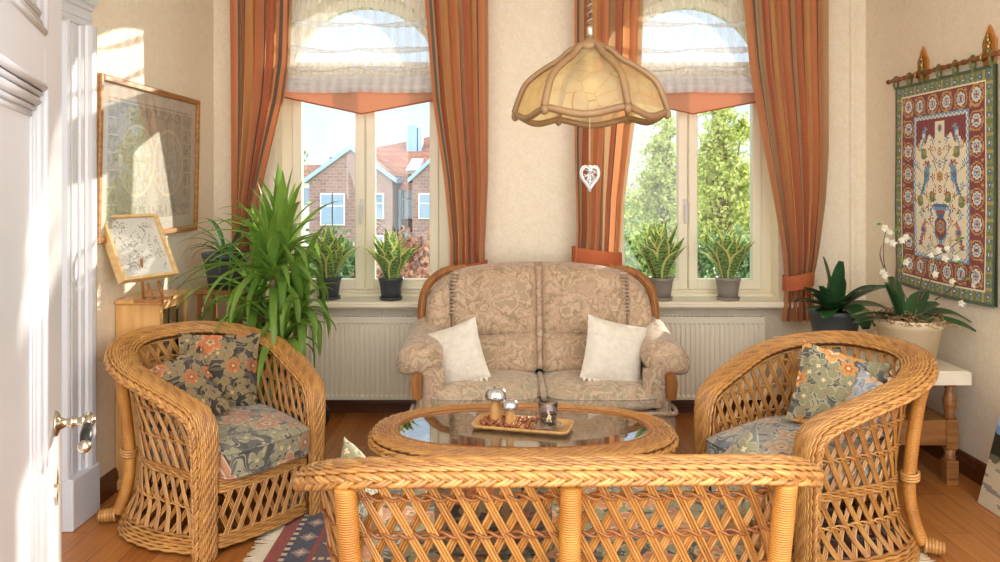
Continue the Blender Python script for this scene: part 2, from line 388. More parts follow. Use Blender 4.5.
def curtainmat():
    m, nt, b = newmat('striped_curtain')
    uvn = nt.nodes.new('ShaderNodeTexCoord'); sp = nt.nodes.new('ShaderNodeSeparateXYZ'); nt.links.new(uvn.outputs['UV'], sp.inputs[0])
    fr = N(nt, 'ShaderNodeMath', operation='FRACT'); mu = N(nt, 'ShaderNodeMath', operation='MULTIPLY'); mu.inputs[1].default_value = 2.3
    nt.links.new(sp.outputs[0], mu.inputs[0]); nt.links.new(mu.outputs[0], fr.inputs[0])
    A = hexc('df9666'); Bc = hexc('cc7a54'); C = hexc('c4a27a'); D = hexc('6c625e'); E = hexc('dfa868')  # D: dark grey stripe, deepened to paint in the shade of folds
    st = ramp(nt, fr.outputs[0], [(0, A), (.18, D), (.225, C), (.40, Bc), (.59, D), (.63, E), (.80, A), (.96, D)], 'CONSTANT')
    m2 = N(nt, 'ShaderNodeMath', operation='MULTIPLY'); m2.inputs[1].default_value = 1150; nt.links.new(sp.outputs[1], m2.inputs[0])
    sn = N(nt, 'ShaderNodeMath', operation='SINE'); nt.links.new(m2.outputs[0], sn.inputs[0])
    hl = ramp(nt, sn.outputs[0], [(.6, (0, 0, 0)), (.8, (1, 1, 1))])
    c = mixc(nt, .22, st, mixc(nt, hl, st, hexc('e9d2a4')))
    c = mixc(nt, .28, st, c) if False else mixc(nt, hl, st, mixc(nt, .20, st, hexc('ecd6a8')))
    nt.links.new(c, b.inputs['Base Color']); b.inputs['Roughness'].default_value = .85; b.inputs['Sheen Weight'].default_value = .2
    tr = nt.nodes.new('ShaderNodeBsdfTranslucent'); nt.links.new(c, tr.inputs[0]); ms = nt.nodes.new('ShaderNodeMixShader'); ms.inputs[0].default_value = .42
    nt.links.new(b.outputs[0], ms.inputs[1]); nt.links.new(tr.outputs[0], ms.inputs[2]); nt.links.new(ms.outputs[0], nt.nodes['Material Output'].inputs[0])
    return m
M['curtain'] = curtainmat()
def sheermat(name, c, tr_f, op):
    m, nt, b = newmat(name); nt.nodes.remove(b)
    d = nt.nodes.new('ShaderNodeBsdfDiffuse'); t = nt.nodes.new('ShaderNodeBsdfTranslucent'); p = nt.nodes.new('ShaderNodeBsdfTransparent')
    d.inputs[0].default_value = (*c, 1); t.inputs[0].default_value = (*c, 1)
    m1 = nt.nodes.new('ShaderNodeMixShader'); m1.inputs[0].default_value = tr_f; nt.links.new(d.outputs[0], m1.inputs[1]); nt.links.new(t.outputs[0], m1.inputs[2])
    m2 = nt.nodes.new('ShaderNodeMixShader'); m2.inputs[0].default_value = op
    uvn = nt.nodes.new('ShaderNodeTexCoord'); w = N(nt, 'ShaderNodeTexWave', Scale=4.3, Distortion=1.2, bands_direction='X'); nt.links.new(uvn.outputs['Object'], w.inputs[0])
    mr = N(nt, 'ShaderNodeMapRange'); mr.inputs['To Min'].default_value = max(op - .13, 0); mr.inputs['To Max'].default_value = min(op + .13, 1)
    nt.links.new(w.outputs[0], mr.inputs[0]); nt.links.new(mr.outputs[0], m2.inputs[0])
    nt.links.new(p.outputs[0], m2.inputs[1]); nt.links.new(m1.outputs[0], m2.inputs[2]); nt.links.new(m2.outputs[0], nt.nodes['Material Output'].inputs[0])
    return m
M['sheer'] = sheermat('sheer_voile', hexc('f4f6fa'), .4, .34)
M['sheer_fold'] = sheermat('gathered_voile', hexc('e4e6e8'), .22, .78)
M['pelmet'] = mat('orange_shade_fabric', hexc('e3b092'), .85, trans=.45)
# ================================================================== camera, sky, sun
F = 750.; CX = 500.; CY = 185.; HC = 1.6
def P(x, y, Y): return Vector(((x - CX) * Y / F, Y, HC - (y - CY) * Y / F))
cam = bpy.data.cameras.new('camera'); co = bpy.data.objects.new('camera', cam); COL.objects.link(co)
co.location = (0, 0, HC); co.rotation_euler = (PI / 2, 0, 0); cam.sensor_width = 36; cam.lens = 27; cam.shift_y = -.096; cam.clip_start = .05; cam.clip_end = 400
SC.camera = co
SC.view_settings.view_transform = 'Standard'; SC.view_settings.look = 'None'; SC.view_settings.gamma = 1; SC.view_settings.use_curve_mapping = False
SC.view_settings.exposure = .38
SC.cycles.max_bounces = 10; SC.cycles.diffuse_bounces = 5; SC.cycles.transparent_max_bounces = 16; SC.cycles.glossy_bounces = 4
SC.cycles.sample_clamp_indirect = 6; SC.cycles.caustics_reflective = False; SC.cycles.caustics_refractive = False
SC.cycles.use_denoising = True
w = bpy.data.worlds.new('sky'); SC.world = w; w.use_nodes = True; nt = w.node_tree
tc = nt.nodes.new('ShaderNodeTexCoord'); sp = nt.nodes.new('ShaderNodeSeparateXYZ'); nt.links.new(tc.outputs['Generated'], sp.inputs[0])
skc = ramp(nt, sp.outputs[2], [(0, (.60, .58, .54)), (.02, (.86, .92, .97)), (.15, (.72, .84, .97)), (.5, (.52, .70, .96)), (1, (.45, .62, .92))])
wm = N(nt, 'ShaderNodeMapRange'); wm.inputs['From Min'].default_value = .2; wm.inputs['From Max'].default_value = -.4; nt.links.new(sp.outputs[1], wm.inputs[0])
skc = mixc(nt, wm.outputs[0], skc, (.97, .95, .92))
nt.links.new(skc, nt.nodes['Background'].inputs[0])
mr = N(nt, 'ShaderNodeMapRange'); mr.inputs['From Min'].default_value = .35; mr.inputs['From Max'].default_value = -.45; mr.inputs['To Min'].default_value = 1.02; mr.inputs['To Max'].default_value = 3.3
nt.links.new(sp.outputs[1], mr.inputs[0]); nt.links.new(mr.outputs[0], nt.nodes['Background'].inputs[1])   # sky behind the camera brightened and warmed, added as fill for the room
el = rad(14); sd = Vector((.565 * math.cos(el), .826 * math.cos(el), math.sin(el)))
sl = bpy.data.lights.new('sun', 'SUN'); sl.energy = 6.0; sl.angle = rad(.8); sl.color = (1, .90, .76)
so = bpy.data.objects.new('sun', sl); COL.objects.link(so); so.rotation_euler = (-sd).to_track_quat('-Z', 'Y').to_euler(); so.location = (6, 12, 8)
# ================================================================== the room
XL, XR, YB, ZC = -2.02, 2.58, 5.29, 3.25
YF = -1.2
def struct(name, mb, m, parent=None, **k):
    o = mb.build(name, m, parent, **k)
    if parent is None: o['kind'] = 'structure'
    return o
b = MB(); b.box((XL - .2, YF, -.15), (XR + .2, YB + .4, 0)); struct('floor', b, M['floor'])
b = MB(); b.box((XL - .2, 1.0, ZC), (XR + .2, YB + .4, ZC + .15)); struct('ceiling', b, M['ceiling'])
WIN = [(-.972, .605), (1.357, .605)]; ZS, ZSP, RT = .80, 2.36, .60   # centre, half width, sill, spring line, arch radius
def wall_back():
    b = MB(); y0, y1 = YB, YB + .34; xs = [XL - .2]
    for cx, hw in WIN: xs += [cx - hw, cx + hw]
    xs.append(XR + .2)
    for i in range(0, 6, 2): b.box((xs[i], y0, 0), (xs[i + 1], y1, ZC))
    for cx, hw in WIN:
        b.box((cx - hw, y0, 0), (cx + hw, y1, ZS - .02))
        n = 20
        for k in range(n):
            a0 = PI * k / n; a1 = PI * (k + 1) / n
            q = [(cx - hw * math.cos(a0), ZSP + RT * math.sin(a0)), (cx - hw * math.cos(a1), ZSP + RT * math.sin(a1))]
            poly = [(q[0][0], y0, q[0][1]), (q[1][0], y0, q[1][1]), (q[1][0], y0, ZC), (q[0][0], y0, ZC)]
            b.prism(poly, (0, y1 - y0, 0))
    return b
struct('wall_back', wall_back(), M['wall'])
# left wall with an opening for the door behind the open leaf
b = MB(); b.box((XL - .2, YF + 2.2, 0), (XL, 2.55, ZC)); b.box((XL - .2, 3.45, 0), (XL, YB, ZC)); b.box((XL - .2, 2.55, 2.36), (XL, 3.45, ZC)); struct('wall_left', b, M['wall'])
b = MB(); b.box((XR, YF + 2.2, 0), (XR + .2, YB, ZC)); struct('wall_right', b, M['wall'])
def skirting(name, poly_fn, L):
    b = MB()
    prof = [(0, 0), (.022, 0), (.022, .07), (.018, .085), (.018, .1), (.010, .115), (0, .12)]
    b.prism([poly_fn(d, z) for d, z in prof], L); struct(name, b, M['dark_wood'])
skirting('baseboard_back', lambda d, z: (XL, YB - d, z), (XR - XL, 0, 0))
skirting('baseboard_left', lambda d, z: (XL + d, 3.70, z), (0, YB - 3.70, 0))
skirting('baseboard_right', lambda d, z: (XR - d, 1.0, z), (0, YB - 1.0, 0))
# shallow corner pilaster strip beside the right corner
for nm, (x0, x1) in (('trim_1', (XR - .115, XR - .075)),):
    b = MB(); b.box((x0, YB - .018, .12), (x1, YB + .001, ZC), bev=.006); struct(nm, b, M['wall'])
# window sills and windows
for k, (cx, hw) in enumerate(WIN):
    b = MB(); x0, x1 = (cx - hw - .30, cx + hw + .12) if k == 0 else (cx - hw - .12, cx + hw + .10)
    b.box((x0, YB - .17, ZS - .045), (x1, YB + .20, ZS), bev=.012); struct('trim_%d' % (k + 2), b, M['cream_paint'])
    r = empty('window_%d' % (k + 1), (cx, YB + .14, ZS)); r['kind'] = 'structure'
    def arch(b, half, rad_, zs, wd, y0, y1, z0):   # frame ring: legs plus arch
        n = 24; pts = [(-half, z0)] + [(-half * math.cos(PI * i / n), zs + rad_ * math.sin(PI * i / n)) for i in range(n + 1)] + [(half, z0)]
        hi = half - wd; ri = rad_ - wd
        inn = [(-hi, z0)] + [(-hi * math.cos(PI * i / n), zs + ri * math.sin(PI * i / n)) for i in range(n + 1)] + [(hi, z0)]
        for i in range(len(pts) - 1):
            q = [(pts[i][0], y0, pts[i][1]), (pts[i + 1][0], y0, pts[i + 1][1]), (inn[i + 1][0], y0, inn[i + 1][1]), (inn[i][0], y0, inn[i][1])]
            b.prism(q, (0, y1 - y0, 0))
    zs = ZSP - ZS
    f = MB(); arch(f, hw, RT, zs, .075, .0, .07, 0); f.box((-hw + .075, .002, 0), (hw - .075, .068, .044)); f.box((-hw, -.034, .0), (hw, -.001, .02)); f.box((-hw + .075, .002, 1.622), (hw - .075, .065, 1.69))
    f.build('window_frame', M['cream_paint'], r)
    for s in (-1, 1):
        g = MB(); xa, xb = (-hw + .076, -.004) if s < 0 else (.004, hw - .076)
        wd = .065 if s > 0 else .068
        g.box((xa, -.022, .045), (xa + wd, .045, 1.62), bev=.006); g.box((xb - wd, -.022, .045), (xb, .045, 1.62), bev=.006)
        g.box((xa + wd - .002, -.019, .047), (xb - wd + .002, .042, .12), bev=.004); g.box((xa + wd - .002, -.019, 1.55), (xb - wd + .002, .042, 1.618), bev=.004)
        sa = g.build('window_sash', M['cream_paint'], r)
        g = MB(); g.box((xa + wd - .01, .008, .11), (xb - wd + .01, .014, 1.56)); g.build('window_pane', M['glass'], sa)
        if s > 0:
            g = MB(); g.box((-.035, -.034, .60), (-.012, -.021, .70), bev=.004); g.tube([(-.023, -.03, .65), (-.023, -.06, .65)], .007); g.box((-.033, -.068, .52), (-.014, -.054, .66), bev=.006)
            g.build('window_handle', M['white_paint'], sa)
    g = MB(); n = 24; pl = [(-(hw - .07) * math.cos(PI * i / n), .02, zs + (RT - .07) * math.sin(PI * i / n)) for i in range(n + 1)]
    pl = [(hw - .07, .02, 1.66)] + pl[::-1] + [(-(hw - .07), .02, 1.66)] if False else [(-(hw - .07), .02, 1.66)] + pl + [((hw - .07), .02, 1.66)]
    g.prism(pl, (0, .006, 0)); g.build('window_pane', M['glass'], r)
    if k == 1:
        pass
# door in the left wall: closed leaf and moulded casing
d = empty('door_2', (XL, 3.0, 0)); d['kind'] = 'structure'
b = MB(); b.box((-.10, -.45, 0), (-.05, .45, 2.36)); b.box((-.05, -.33, .2), (-.035, .33, .9)); b.box((-.05, -.33, 1.05), (-.035, .33, 2.2)); b.build('door_leaf', M['white_paint'], d)
def casing_prof(u):  # stepped mould over .23 m width
    st = [(0, .0), (0, .030), (.012, .034), (.022, .030), (.024, .018), (.05, .018), (.052, .024), (.075, .024), (.078, .018), (.115, .016), (.12, .026), (.135, .030), (.15, .028), (.155, .040), (.175, .05), (.20, .052), (.225, .046), (.23, .0)]
    return st
b = MB()
for s in (1, -1):
    b.prism([(dx, s * (.45 + u), .24) for u, dx in casing_prof(0)], (0, 0, 2.13))
    b.box((0, s * .45 if s > 0 else -.69, 0), (.055, .69 if s > 0 else -.45, .24), bev=.006)
b.build('door_casing', M['white_paint'], d)
b = MB(); b.prism([(dx, -.68, 2.36 + u * .75) for u, dx in casing_prof(0)], (0, 1.36, 0)); b.box((0, -.70, 2.53), (.075, .70, 2.565), bev=.01); b.build('door_head', M['white_paint'], d)
# the open door leaf on the left of the picture
A = Vector((-1.069, 1.83, 0)); dr = Vector((.407, -1, 0)).normalized()
d = empty('door_1', A); d['kind'] = 'structure'; d.rotation_euler = (0, 0, math.atan2(dr.y, dr.x))
W_, T_ = .86, .045            # local x runs from the free edge to the hinge, +y faces the room on the camera side
side = 1
b = MB(); pan = [(.42, 1.81), (1.93, 2.42)]
xs0, xs1 = .225, W_ - .13
b.box((0, -T_, 0.01), (xs0, 0, 2.6), bev=.004); b.box((xs1, -T_, 0.01), (W_, 0, 2.6), bev=.004)
zz = [0.01] + [q for p_ in pan for q in p_] + [2.6]
for i in range(0, len(zz), 2): b.box((xs0, -T_, zz[i]), (xs1, 0, zz[i + 1]))
for z0, z1 in pan: b.box((xs0, -.034, z0), (xs1, -.016, z1))
leaf = b.build('door_leaf', M['white_paint'], d)
b = MB()
for z0, z1 in pan:
    for off, rr in ((0.0, .009), (.017, .006), (.034, .010), (.05, .006), (.064, .005)):
        q = [(xs0 + off, z0 + off), (xs1 - off, z0 + off), (xs1 - off, z1 - off), (xs0 + off, z1 - off)]
        for i in range(4):
            a_, c_ = q[i], q[(i + 1) % 4]
            for yy in (-.002 - off * .22, -T_ + .002 + off * .22): b.tube([(a_[0], yy, a_[1]), (c_[0], yy, c_[1])], rr, 8)
b.build('panel_moulding', M['white_paint'], d)
# handle: rose, neck, knuckle, dark grip with a ball end, key plate; both faces
def handle(sgn):
    y = 0 if sgn > 0 else -T_
    h = MB(); zc = 1.045; xc = .095
    Mr = Matrix.Translation((xc, y, zc)) @ Matrix.Rotation(-sgn * PI / 2, 4, 'X')
    h2 = MB(); h2.lathe([(.030, 0), (.030, .004), (.022, .008), (.016, .010), (.010, .02), (.010, .03), (.015, .034), (.010, .038), (.010, .052), (.017, .057), (.011, .062), (.012, .072), (.016, .078), (.0, .084)], 8)
    h2.v = [xf(Mr, q) for q in h2.v]; h.add(np.concatenate(h2.v), h2.f)
    h.tube([(xc - .02, y + sgn * .066, zc + .010), (xc, y + sgn * .07, zc + .004), (xc + .03, y + sgn * .07, zc - .004)], [.007, .011, .010], 8)
    o = h.build('door_handle', M['nickel'], d)
    g = MB(); g.tube([(xc + .028, y + sgn * .07, zc - .004), (xc + .06, y + sgn * .071, zc - .014), (xc + .095, y + sgn * .072, zc - .026)], [.010, .0135, .011], 10)
    g.build('handle_grip', M['black'], o, label='dark turned grip of the door handle')
    g = MB(); g.ball((xc + .102, y + sgn * .072, zc - .029), .0145); g.build('handle_knob', M['nickel'], o)
    g = MB(); g.prism([(xc + a_, y, .90 + c_) for a_, c_ in ((0, -.045), (.012, -.02), (.008, 0), (.016, .012), (0, .045), (-.016, .012), (-.008, 0), (-.012, -.02))], (0, sgn * .005, 0))
    g.box((xc - .003, y - .001 + (sgn * .005), .885), (xc + .003, y + .003 + sgn * .005, .905)); g.build('key_plate', M['nickel'], d)
handle(1)
# ================================================================== radiators
def radiator(x0, x1, label):
    t = empty('radiator', ((x0 + x1) / 2, YB - .07, .12)); tag(t, label, 'radiator'); L = x1 - x0
    b = MB()
    n = int(L / .0335); sec = []
    for i in range(n):
        a = -L / 2 + .012 + i * (L - .024) / n; p = (L - .024) / n
        sec += [(a, 0), (a + p * .25, 0), (a + p * .38, .011), (a + p * .87, .011), (a + p, 0)]
    V = []; Fc = []
    for (xx, dd) in sec:
        for zz_, k in ((.0, 0), (.02, 0), (.035, 1), (.515, 1), (.53, 0), (.555, 0)): V.append((xx, -.055 + dd * k, zz_))
    for i in range(len(sec) - 1):
        for j in range(5): Fc.append((i * 6 + j, (i + 1) * 6 + j, (i + 1) * 6 + j + 1, i * 6 + j + 1))
    b.add(V, Fc, 0, False); b.box((-L / 2 + .01, -.040, .0), (L / 2 - .01, -.030, .55)); b.box((-L / 2 + .01, .02, .0), (L / 2 - .01, .03, .55))
    b.build('panel', M['radiator'], t)
    for x_ in (-L / 2, L / 2 - .012): b = MB(); b.box((x_, -.06, -.004), (x_ + .012, .04, .57), bev=.003); b.build('side_cover', M['radiator'], t)
    b = MB(); b.box((-L / 2, -.06, .556), (L / 2, -.052, .572)); b.box((-L / 2, .032, .556), (L / 2, .04, .572))
    for i in range(int(L / .03)): b.box((-L / 2 + .01 + i * .03, -.055, .560), (-L / 2 + .016 + i * .03, .035, .568))
    b.build('top_grille', M['radiator'], t)
    b = MB()
    for s in (-1, 1): b = MB(); b.box((s * L * .35 - .02, .03, .05), (s * L * .35 + .02, .069, .5)); b.build('wall_bracket', M['radiator'], t)
radiator(-1.62, -.52, 'white ribbed panel radiator under the left window, behind the palm')
radiator(1.0, 1.83, 'white ribbed panel radiator under the right window, right of the sofa')
# ================================================================== wicker
def planU(q, a, d, rc):
    q = np.asarray(q, float); L1 = d - rc; arc = PI / 2 * rc; bk = 2 * (a - rc); T = 2 * L1 + 2 * arc + bk
    s = q * T; out = np.zeros((len(s), 4))
    for i, t in enumerate(s):
        if t <= L1: x, y, nx, ny = -a, t, -1, 0
        elif t <= L1 + arc: g = (t - L1) / rc; x, y, nx, ny = -a + rc - rc * math.cos(g), d - rc + rc * math.sin(g), -math.cos(g), math.sin(g)
        elif t <= L1 + arc + bk: x, y, nx, ny = -a + rc + (t - L1 - arc), d, 0, 1
        elif t <= L1 + 2 * arc + bk: g = PI / 2 - (t - L1 - arc - bk) / rc; x, y, nx, ny = a - rc + rc * math.cos(g), d - rc + rc * math.sin(g), math.cos(g), math.sin(g)
        else: x, y, nx, ny = a, d - rc - (t - L1 - 2 * arc - bk), 1, 0
        out[i] = (x, y, nx, ny)
    return out, T
class Shell:
    def __init__(s, a, d, rc, hf, hb, flare=.06, lean=.10, power=1.0, taper=0):
        s.taper = taper
        s.a, s.d, s.rc, s.hf, s.hb, s.flare, s.lean, s.pw = a, d, rc, hf, hb, flare, lean, power
        s.T = planU([0], a, d, rc)[1]
    def h(s, y):
        y = np.clip(np.asarray(y, float), 0, None); k = np.clip(y / s.d, 0, 1); r = .07
        base = s.hf + (s.hb - s.hf) * (k ** s.pw) * (1.0) - (s.hb - s.hf) * .0
        yy = np.clip(y, 0, r); return base - r + np.sqrt(np.maximum(r * r - (r - yy) ** 2, 0))
    def pt(s, q, z, off=0):
        q = np.atleast_1d(np.asarray(q, float)); z = np.ones(len(q)) * z
        P0, _ = planU(np.clip(q, 0, 1), s.a, s.d, s.rc)
        o = np.interp(z, [0, .06, .16, .32, .5, .7, .9], [s.flare, s.flare * .75, s.flare * .2, 0, .004, .03, .06]) - .03
        back = np.clip(P0[:, 1] / s.d, 0, 1) ** 1.5
        ln = s.lean * back * np.interp(z, [0, .3, .9], [-.25, 0, 1.0])
        side = np.clip(P0[:, 1] / .25, 0, 1); fx = 1 - s.taper * (1 - np.clip(P0[:, 1] / .42, 0, 1)) ** 1.4
        ox = P0[:, 2] * o * (0.15 + .85 * side); oy = P0[:, 3] * o + ln
        return np.stack([P0[:, 0] * fx + ox + P0[:, 2] * off, P0[:, 1] + oy + P0[:, 3] * off, z], 1), P0[:, 2:4]
def lattice(b, fn, U, V, pitch, slope, wd=.0044, nb=3, off=.006):
    """diagonal bundles on a surface fn(u, v, off) -> point; u in metres 0..U(v irrelevant), v from 0..1 scaled by V metres; returns None"""
    for sgn in (-1, 1):
        s0 = -V * slope if sgn > 0 else 0
        k = s0
        while k < U + V * slope:
            vs = np.linspace(0, 1, 13); us = k + sgn * vs * V * slope
            ok = (us >= .0) & (us <= U)
            if ok.sum() >= 3:
                # clip to the borders exactly
                v0, v1 = vs[ok][0], vs[ok][-1]
                vv = np.linspace(v0, v1, max(5, int(11 * (v1 - v0)) + 3)); uu = k + sgn * vv * V * slope
                dl = wd * 1.9 * math.sqrt(1 + slope * slope) 
                for j in range(nb):
                    du = (j - (nb - 1) / 2) * dl / 1.0
                    u2 = np.clip(uu + du, 0, U)
                    pts = fn(u2, vv, sgn * off * .55)
                    b.tube(pts, wd, 5, caps=False)
            k += pitch
def twine(b, path, nrm, r=.005, amp=.006, wl=.07, n=2, sides=5):
    pts, q = resamp(path, wl / 7); NN = np.stack([np.interp(np.linspace(0, 1, len(pts)), np.linspace(0, 1, len(nrm)), nrm[:, k]) for k in range(3)], 1)
    T = np.gradient(pts, axis=0); T /= np.linalg.norm(T, axis=1, keepdims=True) + 1e-9; Bn = np.cross(T, NN)
    for k in range(n):
        ph = 2 * PI * q / wl + 2 * PI * k / n
        b.tube(pts + NN * (np.cos(ph) * amp)[:, None] + Bn * (np.sin(ph) * amp)[:, None], r, sides)
def rim(b, bb, path, Wv, hw=.062, th=.022, nst=9, sr=.0052, ta=.0040, braid_off=(.066, -.012), wl=.085, br=.0085, ba=.013, bw=.13, tiltf=None, core=True, wf=None):
    pts, q = resamp(path, .009); m = len(pts)
    W = np.stack([np.interp(np.linspace(0, 1, m), np.linspace(0, 1, len(Wv)), Wv[:, k]) for k in range(3)], 1)
    T = np.gradient(pts, axis=0); T /= np.linalg.norm(T, axis=1, keepdims=True) + 1e-9
    W = W - T * (W * T).sum(1, keepdims=True); W /= np.linalg.norm(W, axis=1, keepdims=True); Nn = np.cross(T, W)
    if tiltf is not None:
        tl = np.interp(np.linspace(0, 1, m), np.linspace(0, 1, len(tiltf)), tiltf)[:, None]
        W, Nn = W * np.cos(tl) + Nn * np.sin(tl), Nn * np.cos(tl) - W * np.sin(tl)
    ws = np.ones(m) if wf is None else np.interp(np.linspace(0, 1, m), np.linspace(0, 1, len(wf)), wf)
    if core: b.tube(pts, hw * ws * .96, 12, W=W, ry=th * .93, mi=1)
    for k in range(nst):
        l = (-1 + 2 * (k + .5) / nst) * hw; up = th * math.sqrt(max(0, 1 - (l / hw) ** 2)) * .92 + .001
        for e in (0, PI):
            ph = 2 * PI * q / wl + e + k * 1.1
            pos = pts + W * (l * ws + ta * np.cos(ph))[:, None] + Nn * (up + ta * .75 * np.sin(ph))[:, None]
            b.tube(pos, sr * (.4 + .6 * ws), 5)
    for k in range(3):       # strands underneath
        l = (-.6 + .6 * k) * hw; ph = 2 * PI * q / wl + k * 2.1
        b.tube(pts + W * (l * ws + .004 * np.cos(ph))[:, None] - Nn * (th * .9 + .002 * np.sin(ph))[:, None], sr * 1.8, 5, W=W, ry=sr)
    # plait along the outer edge: flat strands running side to side
    c = pts + W * (braid_off[0] + (ws - 1) * hw)[:, None] + Nn * braid_off[1]
    for k in range(3):
        t = 2 * PI * q / bw + 2 * PI * k / 3
        for e in (-1, 1):
            bb.tube(c + Nn * (ba * np.sin(t) + 0 * e)[:, None] + W * (.006 * np.sin(2 * t))[:, None] + T * (e * .0075), br * .82, 5, W=W)
def rows(b, path_fn, zs, r=.006, wl=.08, amp=.003):
    for i, z in enumerate(zs):
        pts, nr = path_fn(z); ps, q = resamp(pts, .013)
        nn = np.stack([np.interp(np.linspace(0, 1, len(ps)), np.linspace(0, 1, len(nr)), nr[:, k]) for k in range(2)] + [np.zeros(len(ps))], 1)
        ph = 2 * PI * q / wl + i * PI
        b.tube(ps + nn * (amp * np.sin(ph))[:, None] + np.array((0, 0, 1)) * (amp * .6 * np.cos(ph))[:, None], r, 5)
def wicker_seat(name, label, cat, loc, rz, a, d, rc, hf, hb, posts, lean=.10, pw=1.0, taper=0, flare=.06, group=None, bands=(.12,), tilt=.3, back_posts=True, rimk=None):
    t = empty(name, loc, rz); tag(t, label, cat, group)
    S = Shell(a, d, rc, hf, hb, flare=flare, lean=lean, power=pw, taper=taper); rimk = rimk or {}
    qs = np.linspace(0, 1, 161); P0, _ = planU(qs, a, d, rc); hh = S.h(P0[:, 1])
    top, nn = S.pt(qs, hh, .02)
    zl = np.linspace(0.0, hf - .085, 10)
    legL = np.stack([np.full(10, top[0][0]), np.full(10, top[0][1] - .0), zl], 1); legR = legL[::-1] * np.array((-1, 1, 1))
    path = np.vstack([legL, top, legR]); Wv = np.vstack([np.tile((-1, 0, 0), (10, 1)), np.c_[nn, np.zeros(len(nn))], np.tile((1, 0, 0), (10, 1))])
    for _ in range(3): path[1:-1] = (path[:-2] + path[1:-1] * 2 + path[2:]) / 4
    tl = np.concatenate([np.zeros(10), tilt * np.clip(P0[:, 1] / d, 0, 1) ** 1.5, np.zeros(10)])
    b, bb = MB(), MB(); wf_ = np.concatenate([np.full(10, .66), .66 + .34 * np.clip(P0[:, 1] / .4, 0, 1), np.full(10, .66)])
    rim(b, bb, path, Wv, tiltf=tl, wf=wf_, **rimk)
    r_ = b.build('rolled_rim', [M['wicker'], M['wicker_gap']], t); bb.build('plaited_edge', M['wicker'], r_)
    # lattice shell between skirt and rim
    b = MB(); z0 = .085
    def fn(u, v, off):
        q = np.clip(u / S.T, .004, .996); P1, _ = planU(q, a, d, rc); ht = S.h(P1[:, 1]) - .005
        ht = np.maximum(ht, .12); z = z0 + v * (hb - z0)
        zc = np.minimum(z, ht); return S.pt(q, zc, off)[0]
    # draw by absolute height so that diagonals run straight, cut at the rim
    slope = .50; pitch = .064
    for sgn in (-1, 1):
        V_ = hb - z0; k = -V_ * slope if sgn > 0 else 0
        while k < S.T + V_ * slope:
            zz = np.arange(z0, hb, .022); uu = k + sgn * (zz - z0) * slope
            q = uu / S.T; inside = (q > .006) & (q < .994)
            if inside.sum() > 1:
                P1, _ = planU(np.clip(q, 0, 1), a, d, rc); inside &= zz < S.h(P1[:, 1]) + .012
            idx = np.where(inside)[0]
            if len(idx) > 2:
                idx = np.arange(idx[0], idx[-1] + 1)
                for j in (-1, 0, 1):
                    pts, _ = S.pt(np.clip((uu[idx] + j * .0088) / S.T, .003, .997), zz[idx], sgn * .005)
                    b.tube(pts, .0043, 5, caps=False)
            k += pitch
    b.build('lattice', M['wicker'], t)
    # twined bands at several heights
    b = MB(); z = .20
    for z, thick in bands:
        q = np.linspace(0.004, .996, 140); P1, _ = planU(q, a, d, rc); ok = S.h(P1[:, 1]) > z + .02
        q = q[ok]
        if len(q) < 5: continue
        pts, nr = S.pt(q, z, .004 if not thick else .010); NR = np.c_[nr, np.zeros(len(nr))]
        if thick:
            for dz in (-.013, 0, .013): twine(b, pts + np.array((0, 0, dz)), NR, .0055, .004, .09, 2)
        else: twine(b, pts, NR, .0048, .008, .082, 2)
    b.build('twined_bands', M['wicker_dark'] if a > .5 else M['wicker'], t)  # loveseat bands: same wicker, its shade put into a darker colour
    # skirt
    b = MB(); q = np.linspace(0.002, .998, 120)
    rows(b, lambda z: S.pt(q, z, .004 + .0), np.linspace(.022, .082, 6), .0075)
    rows(b, lambda z: S.pt(q, z, -.010), np.linspace(.028, .076, 4), .007)
    b.build('woven_skirt', M['wicker'], t)
    # front apron
    aw = a * (1 - taper) - .035
    def ap(y, z):
        xx = np.linspace(-aw, aw, 24); return np.stack([xx, np.full(24, y) - .03 * (1 - (xx / aw) ** 2), np.full(24, z)], 1), np.tile((0, -1), (24, 1))
    b = MB(); rows(b, lambda z: ap(0, z), np.linspace(.272, .322, 5), .0075); b.build('seat_rail', M['wicker'], t)
    b = MB(); rows(b, lambda z: ap(0, z), np.linspace(.035, .085, 5), .0075); b.build('bottom_rail', M['wicker'], t)
    b = MB()
    def fa(u, v, off):
        xx = u - aw; return np.stack([xx, -.03 * (1 - (xx / aw) ** 2) - off, .08 + v * .2], 1)
    lattice(b, fa, 2 * aw, .2, .056, .42, wd=.0042, off=.008); b.build('apron_lattice', M['wicker'], t)
    # seat deck
    q = np.linspace(0, 1, 60); pl, _ = S.pt(q, .30, -.012); b = MB(); b.prism([tuple(p) for p in pl], (0, 0, .02)); b.build('seat_deck', M['deck'], t)
    # posts, wrapped in cane
    for (px, kind) in posts:
        s = 1 if px > 0 else (-1 if px < 0 else 0)
        b = MB()
        if kind == 'back':      # stands against the outside of the back, splays at the floor
            pts = spl([(px * 1.0, d + lean + .055, hb - .04), (px * .985, d + lean * .6 + .045, .60), (px * .96, d + .035, .33), (px * .97, d + .02, .15), (px * 1.0, d + .03, .02)], 8)
            b.tube(pts, .029, 14)
        else:
            ang = rad(38); ox, oy = s * math.cos(ang), math.sin(ang)
            cx_, cy_ = s * (a - rc + rc * math.cos(ang)), d - rc + rc * math.sin(ang)
            def pp(o, z): return (cx_ + ox * o, cy_ + oy * o, z)
            bl = .8
            pts = spl([pp(.085, hb * .88), pp(.060, .60), pp(.034, .36), pp(.034, .24), pp(.052, .14), pp(.085, .05)], 8)
            b.tube(pts, .027, 12)
        po = b.build('wrapped_leg', M['wrap'], t)
